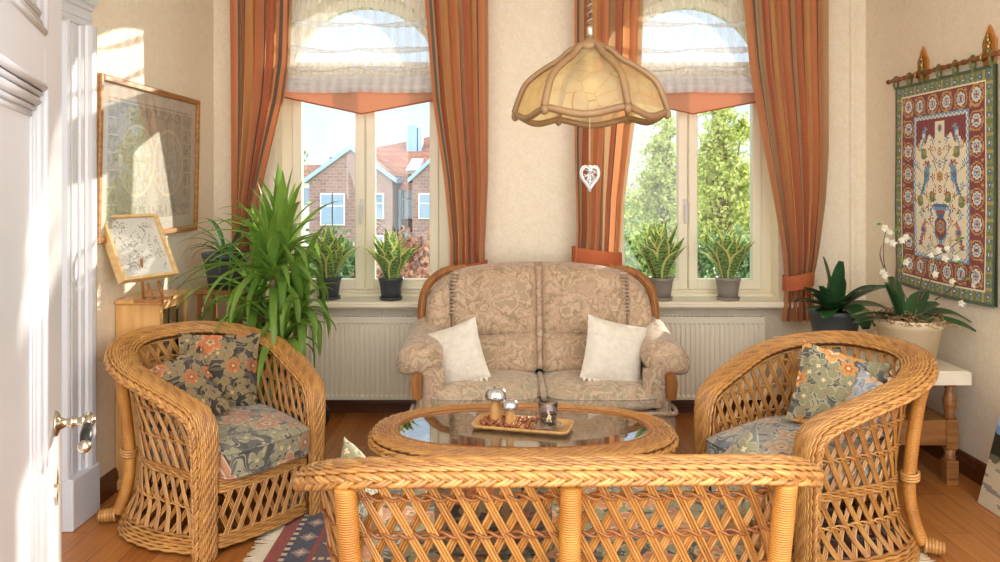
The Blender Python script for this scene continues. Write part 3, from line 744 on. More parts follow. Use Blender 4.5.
        if kind != 'back':
            b = MB(); c0 = np.array(pp(.095, .045)); dv = np.array((ox, oy, -.06)); dv /= np.linalg.norm(dv)
            for k in range(6): 
                c = c0 + dv * (.013 * k); e1 = np.array((-oy, ox, 0)); e2 = np.cross(dv, e1)
                an = np.linspace(0, 2 * PI, 13)[:-1]; rr = .030 - .0012 * k
                b.tube([c + e1 * rr * math.cos(x) + e2 * rr * math.sin(x) * .9 for x in an], .0085, 5, closed=True)
            b.ball(c0 + dv * .045, .026, 10, 6); b.build('foot_binding', M['wicker'], po)
            b = MB(); c = np.array(pp(.036, .335)); an = np.linspace(0, 2 * PI, 15)[:-1]
            for dz in (-.012, 0, .012): b.tube([c + np.array((.034 * math.cos(x), .034 * math.sin(x), dz + .006 * math.sin(x))) for x in an], .007, 5, closed=True)
            b.build('leg_binding', M['wicker'], po)
    return t, S
def cushion(name, label, S, t, z0=.325, th=.125, mat_=None, group=None, ix=.05, front=-.05, split=None):
    # loose seat cushion following the plan of the seat
    a = S.a - ix; d = S.d - .08; fw = a - S.a * S.taper; rc = min(S.rc, .2)
    r = empty(name, t.location, t.rotation_euler.z); tag(r, label, 'cushion', group)
    q = np.linspace(0, 1, 70); P0, _ = planU(q, a, d, rc); pl = [(x * (1 - S.taper * (1 - min(1, max(0, y / .42))) ** 1.4), y) for x, y, *_ in P0]
    bow = [(x, front - .02 * (1 - (x / fw) ** 2)) for x in np.linspace(fw - .01, -fw + .01, 14)]
    out = np.array(pl[2:-2] + bow); c = np.array((0, d * .48)); n = len(out)
    rings = [(.985, 0, 0), (1, .012, 0), (1.012, th * .5, 0), (1, th - .012, 0), (.982, th, 1), (.9, th + .012, 1), (.7, th + .022, 1), (.4, th + .028, 1), (.1, th + .03, 1)]
    V = []; F_ = []
    for k, (sc, z, _) in enumerate(rings):
        for p in out: q2 = c + (p - c) * sc; V.append((q2[0], q2[1], z0 + z + .004 * mnoise.noise(Vector((q2[0] * 9, q2[1] * 9, k)))))
    for k in range(len(rings) - 1):
        for i in range(n): F_.append((k * n + i, k * n + (i + 1) % n, (k + 1) * n + (i + 1) % n, (k + 1) * n + i))
    F_.append(tuple(range(n))[::-1]); F_.append(tuple((len(rings) - 1) * n + i for i in range(n)))
    b = MB(); b.add(V, [f[::-1] for f in F_][::1]); b.build('cushion_cover', mat_, r, M=Matrix.Translation((0, 0, 0)))
    b = MB()
    for z in (.012, th - .008): b.tube([(*(c + (p - c) * 1.006), z0 + z) for p in out], .005, 6, closed=True)
    b.build('piping', mat_, r); return r
def pillow(name, label, loc, rot, s=.40, th=.14, m=None, group=None, frill=0, cat='pillow', pinch=.07, scallop=0):
    r = empty(name, loc, rot=rot); tag(r, label, cat, group); h = s / 2
    def f(u, v, sg):
        x = 2 * u - 1; y = 2 * v - 1
        e = max(0, (1 - abs(x) ** 2.6)) ** .55 * max(0, (1 - abs(y) ** 2.6)) ** .55
        px = x * (1 - pinch * (1 - y * y)); py = y * (1 - pinch * (1 - x * x))
        w_ = .010 * mnoise.noise(Vector((x * 2.3, y * 2.3, loc[0] * 3 + sg)))
        return (px * h, sg * (e * th / 2 + w_ * e) , (py + 1) * h)
    b = MB(); n = 22; b.grid(n, n, lambda u, v: f(u, v, -1)); b.grid(n, n, lambda u, v: f(1 - u, v, 1)); b.build('pillow_cover', m, r)
    if frill:
        b = MB(); per = []
        for k in range(4):
            for i in range(30):
                t_ = i / 30; x, y = [(-1 + 2 * t_, -1), (1, -1 + 2 * t_), (1 - 2 * t_, 1), (-1, 1 - 2 * t_)][k]; per.append((x, y))
        V = []; n = len(per)
        for i, (x, y) in enumerate(per):
            px = x * (1 - pinch * (1 - y * y)); py = y * (1 - pinch * (1 - x * x)); wv = math.sin(i * 1.45) 
            V += [(px * h, 0, (py + 1) * h), (px * h * (1 + frill * .6 / h), wv * .006, h + py * h * (1 + frill * .6 / h)), (px * (h + frill), wv * .013, h + py * (h + frill))]
        F_ = []
        for i in range(n):
            j = (i + 1) % n
            for k in range(2): F_.append((i * 3 + k, j * 3 + k, j * 3 + k + 1, i * 3 + k + 1))
        b.add(V, F_); b.build('frill', m, r)
    if scallop:
        b = MB()
        for i in range(11):
            x0 = -h * .93 + i * (2 * h * .93) / 11; wd = 2 * h * .93 / 11
            b.prism([(x0, -.003, .012), (x0 + wd, -.003, .012), (x0 + wd * .5, -.003, -.022)], (0, .004, 0))
        b.build('lace_edge', m, r)
        for zf in (.16, .26, .70):
            b = MB()
            for i in range(24): b.ball((-h * .8 + i * h * 1.6 / 23, -th / 2 * (1 - abs(-.8 + 1.6 * i / 23) ** 2.6) ** .55 * (1 - abs(2 * zf - 1) ** 2.6) ** .55 - .001, s * zf), .0035, 5, 4)
            b.build('embroidery', m, r)
    return r
rz = math.atan2(.785, .62)
BK = ((.40, 1), (.20, 0), (.52, 0), (.66, 0), (.78, 0))
BK = ((.20, 0), (.33, 1), (.47, 0), (.59, 0), (.71, 0))
ARMK = dict(a=.35, d=.72, rc=.30, hf=.60, taper=.24, flare=.11, hb=.83, posts=[(-1, 'leg'), (1, 'leg')], bands=BK, lean=.09, pw=.85, tilt=.32, rimk=dict(hw=.062, th=.024, nst=9))
tL, SL = wicker_seat('wicker_armchair', 'honey wicker armchair on the left, in front of the big leafy palm', 'armchair', (-1.075, 3.42, 0), rz, **ARMK)
tR, SR = wicker_seat('wicker_armchair', 'honey wicker armchair on the right, before the white-topped bench', 'armchair', (1.085, 3.25, 0), -rad(62), **ARMK)
cushion('seat_cushion', 'flat dark floral seat cushion on the left wicker armchair', SL, tL, mat_=M['floral2'])
cushion('seat_cushion', 'flat dark floral seat cushion on the right wicker armchair', SR, tR, mat_=M['floral5'])
tS, SS = wicker_seat('wicker_loveseat', 'honey wicker loveseat seen from behind in the foreground', 'loveseat', (.155, 2.80, 0), PI + rad(1.2), .688, .76, .24, .52, .865, [(-.57, 'back'), (-.01, 'back'), (.57, 'back')],
                     lean=.05, pw=1.3, bands=((.20, 0), (.33, 1), (.44, 0), (.55, 0), (.665, 0), (.775, 0)), tilt=.1, rimk=dict(hw=.05, th=.022, nst=7, ba=.014, braid_off=(.050, -.013)))
cushion('seat_cushion', 'long dark floral seat cushion on the wicker loveseat', SS, tS, mat_=M['floral4'])
# ================================================================== sofa
def sofa():
    cx = .245; t = empty('sofa', (cx, 4.62, 0)); t.scale = (.93, 1, 1); tag(t, 'beige patterned two-seat sofa with wooden frame between the windows', 'sofa')
    # local: front is -y. base skirt
    b = MB(); b.box((-.80, -.42, .03), (.80, .30, .33), bev=.03); b.build('base', M['sofa'], t)
    b = MB()
    b.tube(spl([(-.80, -.30, .33), (-.79, -.44, .335), (-.70, -.475, .335), (0, -.49, .335), (.70, -.475, .335), (.79, -.44, .335), (.80, -.30, .33)], 8), .012, 8)
    b.grid(60, 6, lambda u, v: ((u - .5) * 1.58, -.475 + .05 * abs(2 * u - 1) ** 8 - .006 * math.sin(u * 50) * (1 - v), .02 + v * .31)); b.build('skirt', M['sofa'], t)
    for s in (-1, 1):
        for y in (-.38, .26):
            b = MB(); b.lathe([(.022, 0), (.03, .02), (.03, .04)], 10, (s * .7, y, 0)); b.build('foot', M['oak'], t)
    # seat cushions: bulging fronts
    for s in (-1, 1):
        x0, x1 = (.006, .735)
        def f(u, v):
            a = u * 2 * PI; n = 5.
            ca, sa = math.cos(a), math.sin(a); r = (abs(ca) ** n + abs(sa) ** n) ** (-1 / n)
            X, Y = ca * r, sa * r; ph = v * PI; rr = abs(math.sin(ph)) ** .42; z = -math.cos(ph)
            z = math.copysign(abs(z) ** .75, z); k = 1 - .18 * max(0, X * X) * 1
            return (s * ((x0 + x1) / 2 + X * rr * (x1 - x0) / 2), -.14 + Y * rr * .345, .395 + z * .072 + (.018 * (1 - min(1, X * X * rr * rr)) if z > 0 else 0))
        b = MB(); b.grid(56, 22, f, wrapu=True); b.build('seat_cushion', M['sofaseat'], t)
        b = MB()
        pts = []
        for i in range(56):
            p = f(i / 56, .5); pts.append((p[0], p[1], p[2] + .02))
        b.tube(pts, .006, 6, closed=True); b.build('piping', M['sofaseat'], t)
    # back: upper pads (2), lumbar pads (2), side wings (2)
    def ztop(x): return 1.105 - .075 * abs(x / .66) ** 2.6
    def back_y(z): return .11 + (z - .45) * .20
    def pad(name, xa, xb, z0f, z1f, th, nx=30, nz=20, ex=5, exu=None):
        b = MB()
        def f(u, v, sg):
            x = xa + (xb - xa) * u; z = z0f(x) + (z1f(x) - z0f(x)) * v
            e = max(0, 1 - abs(2 * u - 1) ** (exu or ex)) ** .5 * max(0, 1 - abs(2 * v - 1) ** (ex - .5)) ** .5
            y = back_y(z) - (th * e if sg < 0 else -.05 * e)
            return (x, y, z)
        b.grid(nx, nz, lambda u, v: f(u, v, -1)); b.grid(nx, nz, lambda u, v: f(1 - u, v, 1)); return b.build(name, M['sofa'], t)
    for s in (-1, 1):
        pad('back_pad', *((-.60, -.004) if s < 0 else (.004, .60)), lambda x: .645, ztop, .17, ex=7, exu=14)
        pad('lumbar_pad', *((-.60, -.004) if s < 0 else (.004, .60)), lambda x: .44, lambda x: .70 - .05 * (x / .6) ** 2, .21, ex=6, exu=14)
        xs = (-.775, -.575) if s < 0 else (.575, .775)
        pad('side_wing', *xs, lambda x: .46, lambda x: float(np.interp(abs(x), [.5, .60, .66, .72, .76, .78], [1.05, 1.035, 1.01, .95, .87, .80])), .13, nx=20, ex=5)
        b = MB()   # gathered vertical seams beside the upper pad
        for k in range(12):
            z = .80 + k * .022; b.tube([(s * .60, back_y(z) - .115, z), (s * .575, back_y(z) - .145, z + .006), (s * .545, back_y(z) - .160, z + .004)], .007, 6)
        b.build('gather', M['sofa'], t)
        # wooden show frame of the back
        path = spl([(s * .745, .08, .50), (s * .785, .12, .66), (s * .80, .17, .82), (s * .765, .21, .95), (s * .66, .235, 1.035), (s * .50, .25, 1.06)], 10)
        b = MB(); b.tube(path, .020, 10, W=(0, 1, 0), ry=.030); b.tube(path + np.array((0, -.015, 0)), .012, 8); fr = b.build('wood_frame', M['oak'], t)
    b = MB(); pts = [(x, back_y(z) + .075, z) for x, z in ((-.76, .3), (-.76, .9), (-.66, 1.0), (-.4, 1.06), (0, 1.075), (.4, 1.06), (.66, 1.0), (.76, .9), (.76, .3))]
    b.prism([(x, .25, z) for x, _, z in pts], (0, .05, 0)); b.build('back_panel', M['sofa'], t)
    b = MB(); b.tube([(0, back_y(z) - (.12 if z < .66 else .095), z) for z in np.linspace(.47, 1.085, 14)], .026, 8, W=(1, 0, 0), ry=.03); b.build('centre_seam', M['sofa'], t)
    b = MB(); b.tube([(0, y, .425 - .0 * y) for y in np.linspace(-.44, .05, 8)], .02, 8, W=(1, 0, 0), ry=.03); b.build('seat_seam', M['sofaseat'], t)
    # arms
    for s in (-1, 1):
        b = MB(); cxa = s * .755
        ax = spl([(cxa, -.44, .60), (cxa, -.36, .615), (cxa, -.2, .625), (cxa - s * .005, 0, .645), (cxa - s * .015, .14, .68)], 8); m = len(ax)
        def f(u, v):
            i = min(m - 1, v * (m - 1)); k = int(i); p = ax[k] if k == m - 1 else ax[k] * (1 - (i - k)) + ax[k + 1] * (i - k)
            endr = min(1, (max(0, v * 4.5)) ** .45) if v < .22 else 1
            a = u * 2 * PI; ca, sa = math.cos(a), math.sin(a); n = 2.6; r = (abs(ca) ** n + abs(sa) ** n) ** (-1 / n)
            wr = 1 + .02 * math.sin(a * 16) * max(0, 1 - v * 3.5)
            return (p[0] + s * .0 + ca * r * .140 * endr * wr, p[1], p[2] + sa * r * .088 * endr * wr - (.045 * max(0, ca * s - .3) ** 1 * endr))
        b.grid(64, 40, f, wrapu=True); arm = b.build('arm_roll', M['sofa'], t)
        b = MB(); 
        b.grid(16, 12, lambda u, v: (s * .665 + s * .07 * math.cos(PI * (u)), -.42 - .03 * math.sin(PI * u), .36 + v * .22)); 
        b.box((s * .725 - .045, -.43, .10), (s * .725 + .045, .25, .56), bev=.03); b.build('arm_panel', M['sofa'], t)
        b = MB()
        b.prism([(s * .735, -.475, .41), (s * .785, -.475, .41), (s * .795, -.475, .50), (s * .785, -.475, .545), (s * .76, -.475, .56), (s * .73, -.475, .54)], (0, .06, 0)); b.build('arm_post', M['oak'], t)
    return t
sofa()
WL = M['white_cloth']
pillow('white_pillow', 'white linen cushion with pointed lace edge at the left end of the sofa', P(462, 386, 4.30), (rad(-20), rad(-20), rad(-10)), .36, .13, WL, 'white lace cushions on the sofa', cat='cushion', scallop=1)
pillow('white_pillow', 'white linen cushion with pointed lace edge at the right end of the sofa', P(610, 384, 4.30), (rad(-20), rad(14), rad(8)), .37, .13, WL, 'white lace cushions on the sofa', cat='cushion', scallop=1)
# scatter cushions on the wicker seats
FG = 'ruffled floral scatter cushions'
def onchair(t, x, y, z): return t.matrix_basis @ Vector((x, y, z))
for o in (tL, tR, tS): pass
bpy.context.view_layer.update()
pillow('scatter_cushion', 'dark floral ruffled cushion leaning on the back of the left wicker armchair', onchair(tL, .06, .50, .475), (rad(-22), rad(3), rz + rad(-32)), .36, .13, M['floral'], FG, frill=.022, cat='cushion')
pillow('scatter_cushion', 'dark floral ruffled cushion lying in the near arm corner of the left wicker armchair', onchair(tL, -.14, .36, .475), (rad(-38), rad(-14), rz + rad(-8)), .33, .12, M['floral'], FG, frill=.022, cat='cushion')
pillow('scatter_cushion', 'grey floral cushion leaning on the back of the right wicker armchair', onchair(tR, .03, .47, .475), (rad(-26), rad(12), -rad(62) + rad(38)), .36, .13, M['floral3'], FG, frill=.015, cat='cushion')
pillow('scatter_cushion', 'pale bluish silky cushion tucked behind the grey one in the right wicker armchair', onchair(tR, .115, .50, .475), (rad(-24), rad(14), -rad(62) + rad(-14)), .27, .10, M['floralb'], FG, frill=.014, cat='cushion')
pillow('scatter_cushion', 'floral cushion at the left end of the loveseat, its corner above the rim', (-.43, 2.42, .475), (rad(-24), rad(42), rad(75)), .28, .10, M['floral3'], FG, cat='cushion')
pillow('scatter_cushion', 'floral cushion at the right end of the loveseat, its corner above the rim', (.75, 2.40, .475), (rad(-24), rad(-42), rad(-75)), .33, .10, M['floral3'], FG, cat='cushion')
pillow('scatter_cushion', 'orange and tan floral cushion behind the loveseat lattice, left of its middle post', (-.02, 2.32, .46), (rad(22), 0, 0), .38, .13, M['floral'], FG, cat='cushion')
# ================================================================== coffee table
def race(hx, hy, n=28, p=1.0):  # racetrack outline
    out = []
    for i in range(n + 1): a = -PI / 2 + PI * i / n; out.append((hx - hy + hy * math.cos(a) * 1.0, hy * math.sin(a)))
    for i in range(n + 1): a = PI / 2 + PI * i / n; out.append((-(hx - hy) + hy * math.cos(a), hy * math.sin(a)))
    return out
def sup(hx, hy, n=96, e=2.35): 
    o = []
    for i in range(n):
        a = 2 * PI * i / n; c, s = math.cos(a), math.sin(a); r = (abs(c) ** e + abs(s) ** e) ** (-1 / e); o.append((hx * c * r, hy * s * r))
    return o
TZ = .535
def table():
    t = empty('coffee_table', (.10, 3.30, 0)); tag(t, 'oval woven wicker coffee table with a glass top in the middle', 'table')
    hx, hy = .60, .315; pl = sup(hx, hy)
    b, bb = MB(), MB(); pts = np.array([(x, y, TZ - .02) for x, y in pl]); pts, q = resamp(pts, .010, closed=True)
    T = np.roll(pts, -1, 0) - np.roll(pts, 1, 0); T /= np.linalg.norm(T, axis=1, keepdims=True); W = np.stack([T[:, 1], -T[:, 0], T[:, 2] * 0], 1); Z = np.array((0, 0, 1.))
    b.tube(pts, .060, 12, closed=True, W=W, ry=.018, mi=1); L = q[-1] + .01
    for k in range(10):
        l = -.055 + .110 * k / 9; nw = round(L / .085); up = .018 * math.sqrt(max(0, 1 - (l / .064) ** 2)) + .002
        for e in (0, PI):
            ph = 2 * PI * nw * q / L + k * 1.1 + e
            b.tube(pts + W * (l + .0038 * np.cos(ph))[:, None] + Z * (up + .0028 * np.sin(ph))[:, None], .0048, 5, closed=True)
    o = b.build('woven_rim', [M['wicker'], M['wicker_gap']], t)
    c = pts + W * .064 - Z * .016; nb = round(L / .13)
    for k in range(3):
        ph = 2 * PI * nb * q / L + 2 * PI * k / 3
        for e in (-1, 1): bb.tube(c + Z * (.012 * np.sin(ph))[:, None] + W * (.006 * np.sin(2 * ph))[:, None] + T * e * .0075, .007, 5, closed=True, W=W)
    bb.build('plaited_edge', M['wicker'], o)
    b = MB(); b.tube([(x * .925 * (1 - .0), y * .86, TZ - .004) for x, y in pl], .011, 6, closed=True); b.build('inner_rim', M['wicker_dark'], t)
    g = MB(); g.prism([(x * .925, y * .86, TZ - .008) for x, y in pl], (0, 0, .006)); g.build('glass_top', M['tglass'], t)
    # frame under the rim, apron rows, legs and lower shelf
    b = MB()
    for k, z in enumerate(np.linspace(TZ - .10, TZ - .045, 5)): b.tube([(x * .93, y * .88, z) for x, y in pl], .0075, 5, closed=True)
    b.build('apron', M['wicker'], t)
    for sx in (-1, 1):
        for sy in (-1, 1):
            b = MB(); b.tube(spl([(sx * .40, sy * .19, TZ - .03), (sx * .41, sy * .195, .3), (sx * .43, sy * .20, .15), (sx * .47, sy * .22, .02)], 6), .022, 12); b.build('leg', M['wrap'], t)
    b = MB(); sh = sup(.44, .21, 60)
    for k in range(4): b.tube([(x * (1 - .02 * k), y * (1 - .04 * k), .16 + .004 * k) for x, y in sh], .009, 5, closed=True)
    for i in range(-13, 14):
        x = i * .031; y = .21 * (1 - abs(x / .44) ** 2.35) ** (1 / 2.35); b.tube([(x, -y, .165), (x, y, .165)], .008, 5)
    b.build('lower_shelf', M['wicker'], t)
table()
# tray, mushrooms, tealight and nuts
TT = TZ + .0005
r = empty('wooden_tray', (.10, 3.30, TT), rad(-14)); tag(r, 'long pale wooden tray on the glass table top', 'tray')
def rr(hx, hy, rad_, n=6):
    o = []
    for (sx, sy, a0) in ((1, 1, 0), (-1, 1, 90), (-1, -1, 180), (1, -1, 270)):
        for i in range(n + 1): a = rad(a0 + 90 * i / n); o.append((sx * (hx - rad_) + rad_ * math.cos(a), sy * (hy - rad_) + rad_ * math.sin(a)))
    return o
b = MB(); V = []; Fc = []; rings = [(.200, .078, 0.0), (.210, .088, .006), (.218, .095, .020), (.208, .086, .020), (.199, .076, .008), (.1, .03, .008)]
n = len(rr(1, 1, .1))
for hx, hy, z in rings: V += [(x, y, z) for x, y in rr(hx, hy, min(.032, hy * .6))]
for k in range(len(rings) - 1):
    for i in range(n): Fc.append((k * n + i, k * n + (i + 1) % n, (k + 1) * n + (i + 1) % n, (k + 1) * n + i))
Fc += [tuple(range(n))[::-1], tuple((len(rings) - 1) * n + i for i in range(n))]
b.add(V, Fc); b.build('tray_body', M['oak_light'], r)
TR = Matrix.Translation((.10, 3.30, TT)) @ Matrix.Rotation(rad(-14), 4, 'Z')
def mushroom(x, y, h, cr, label):
    p = TR @ Vector((x, y, .0085)); t = empty('decorative_mushroom', p); tag(t, label, 'ornament', 'mushroom ornaments on the tray')
    b = MB(); b.lathe([(cr * .52, 0), (cr * .58, h * .12), (cr * .55, h * .35), (cr * .40, h * .6), (cr * .36, h * .72)], 16); b.build('stem', M['oak_light'], t)
    b = MB(); b.lathe([(cr * .34, h * .70), (cr * .9, h * .66), (cr * 1.0, h * .665), (cr * 1.0, h * .73), (cr * .93, h * .83), (cr * .74, h * .93), (cr * .4, h * .985), (0.0, h)], 24); b.build('cap', M['silver'], t)
mushroom(-.128, .026, .155, .050, 'taller mushroom ornament with a silvery glass cap and wooden stem')
mushroom(-.052, -.022, .118, .037, 'shorter mushroom ornament with a silvery glass cap and wooden stem')
p = TR @ Vector((.115, -.012, .0085))
t = empty('glass_saucer', p); tag(t, 'round clear glass saucer under the candle glass', 'saucer'); b = MB(); b.lathe([(.03, 0), (.052, .004), (.064, .012), (.066, .015), (.05, .009), (.0, .005)], 28); b.build('saucer_dish', M['dglass'], t)
p2 = p + Vector((0, 0, .009)); t = empty('candle_glass', p2); tag(t, 'clear glass with a stag motif holding dark berries, right end of the tray', 'candle glass')
b = MB(); b.lathe([(.030, 0), (.038, .004), (.041, .05), (.043, .105), (.0405, .106), (.0385, .05), (.035, .006), (0, .006)], 28); b.build('glass_body', M['dglass'], t)
b = MB()
for i in range(90):
    a = rng.rand() * 2 * PI; q = .031 * math.sqrt(rng.rand()); b.ball((q * math.cos(a), q * math.sin(a), .012 + .045 * rng.rand()), .0065, 6, 5)
o = b.build('berry_filling', mat('dark_berries', hexc('4a2026'), .4, c2=hexc('2d1518'), ns=40), t); o['kind'] = 'stuff'
b = MB(); b.lathe([(.019, .05), (.019, .082), (0, .083)], 14); b.build('candle', mat('violet_wax', hexc('b77f9c'), .5), t)
b = MB(); st = [(-.010, .0), (-.008, .012), (-.013, .016), (-.006, .022), (-.002, .034), (-.009, .05), (-.004, .046), (0, .052), (.003, .04), (.006, .032), (.012, .026), (.010, .014), (.014, 0), (.009, .002), (.006, .012), (-.002, .012), (-.006, .001)]
b.prism([(x, -.0425, .028 + z) for x, z in st], (0, .0015, 0)); b.build('stag_motif', mat('gold_motif', hexc('e4cf9a'), .4), t)
nutm = mat('hazelnut_shell', hexc('a2603c'), .3, c2=hexc('7d4228'), ns=60, spec=.6)
n0 = None; sp_ = []
rs = np.random.RandomState(3)
for i in range(600):
    x = rs.uniform(-.18, .06); y = rs.uniform(-.060, .062)
    if any((x - a) ** 2 + (y - c) ** 2 < .0222 ** 2 for a, c in sp_): continue
    if (x + .128) ** 2 + (y - .026) ** 2 < .039 ** 2 or (x + .052) ** 2 + (y + .022) ** 2 < .032 ** 2 or (x - .115) ** 2 + (y + .012) ** 2 < .074 ** 2: continue
    sp_.append((x, y))
sp_.sort()
pos = ['at the left end', 'left of the tall mushroom', 'beside the tall mushroom', 'between the two mushrooms', 'right of the short mushroom', 'beside the glass saucer']
for i, (x, y) in enumerate(sp_):
    p = TR @ Vector((x, y, .0095))
    if n0 is None:
        n0 = empty('hazelnut', p); b = MB(); b.lathe([(0, -.0), (.006, .001), (.0102, .006), (.0106, .011), (.008, .016), (.004, .0195), (0, .021)], 12); b.build('shell', nutm, n0)
        b = MB(); b.lathe([(0, -.0005), (.0045, .0003), (.006, .0022)], 8); b.build('base_scar', M['oak_light'], n0, label='pale rough base of the nut'); o = n0
    else: o = copy_tree(n0); o.location = p
    o.rotation_euler = (0, 0, rs.uniform(0, 6)); tag(o, 'brown shelled hazelnut loose on the wooden tray', 'nut', 'hazelnuts on the tray')
# ================================================================== rug (woven pattern raster)
RW, RH = 2.75, 2.15; nx, ny = 230, 180
img = np.zeros((ny, nx, 3)); img[:] = hexc('4a4858')
cr, cb, cc, cn, cs = hexc('8f3a30'), hexc('3c4258'), hexc('cdb9a0'), hexc('2b2c3c'), hexc('9a7f78')
for j in range(ny):
    for i in range(nx):
        e = min(i, j, nx - 1 - i, ny - 1 - j); s_ = i if (j < i and j < nx - 1 - i) or (ny - 1 - j < i and ny - 1 - j < nx - 1 - i) else j
        if e < 5: c = cr
        elif e < 7: c = cc if (s_ % 4) < 2 else cn
        elif e < 15: c = cb; k = s_ % 12; c = cs if abs(k - 6) + abs(e - 11) < 4 else c; c = cc if abs(k - 6) + abs(e - 11) < 2 else c
        elif e < 17: c = cr
        elif e < 34:
            k = s_ % 22; dd = abs(k - 11) + abs(e - 25); c = hexc('5f4a52'); c = cb if dd < 9 else c; c = cc if dd in (6, 7) else c; c = hexc('9c4d3f') if dd < 5 else c; c = cc if dd < 2 else c
            if k in (0, 21) and e % 3: c = cc
        elif e < 36: c = cc if (s_ % 4) < 2 else cr
        elif e < 42: c = cb if ((s_ // 3 + e // 3) % 2) else cs
        elif e < 44: c = cr
        else:
            a, q = i % 34 - 17, j % 34 - 17; dd = abs(a) + abs(q); c = hexc('7a3a38') if ((i // 34 + j // 34) % 2) else hexc('38405a'); c = cc if dd in (14, 15) else c; c = hexc('6a6f88') if dd < 11 else c; c = hexc('8f3a30') if dd < 7 else c; c = cc if dd < 3 else c
            if (abs(a) < 2 or abs(q) < 2) and dd > 7: c = cs
        img[j, i] = np.array(c) * (1 + .12 * (rng.rand() - .5))
def raster(name, img, x0, x1, z0, z1, m, parent, plane='XY', curve=None, off=0, step=None):
    ny, nx, _ = img.shape; xs = np.linspace(x0, x1, nx + 1); zs = np.linspace(z0, z1, ny + 1); b = MB(); V = []
    for z in zs:
        for x in xs: V.append((x, z, off) if plane == 'XY' else (x, off, z))
    F_ = [(j * (nx + 1) + i, j * (nx + 1) + i + 1, (j + 1) * (nx + 1) + i + 1, (j + 1) * (nx + 1) + i) for j in range(ny) for i in range(nx)]
    if curve: V = [curve(*v) for v in V]
    b.add(V, F_); cols = np.concatenate([img.reshape(-1, 3), np.ones((nx * ny, 1))], 1); return b.build(name, m, parent, colors=cols)
t = empty('patterned_rug', (-1.0 + RW / 2, 2.95, 0)); tag(t, 'red and navy oriental rug with cream fringe under the wicker furniture', 'rug')
M['rug'] = patmat('rug_pile', .95, .6)
raster('rug_pile', img, -RW / 2, RW / 2, -RH / 2, RH / 2, M['rug'], t, off=.012)
b = MB(); b.box((-RW / 2, -RH / 2, .001), (RW / 2, RH / 2, .011)); b.build('rug_backing', M['rug'], t)
for s in (-1, 1):
    b = MB()
    for i in range(260):
        y = -RH / 2 + RH * (i + .5) / 260; L_ = .07 + .03 * rng.rand(); b.tube([(s * RW / 2, y, .008), (s * (RW / 2 + L_ * .5), y + .012 * (rng.rand() - .5), .007), (s * (RW / 2 + L_), y + .03 * (rng.rand() - .5), .004)], .0032, 4)
    o = b.build('fringe', mat('rug_fringe', hexc('dccfb8'), .95), t); o['kind'] = 'stuff'
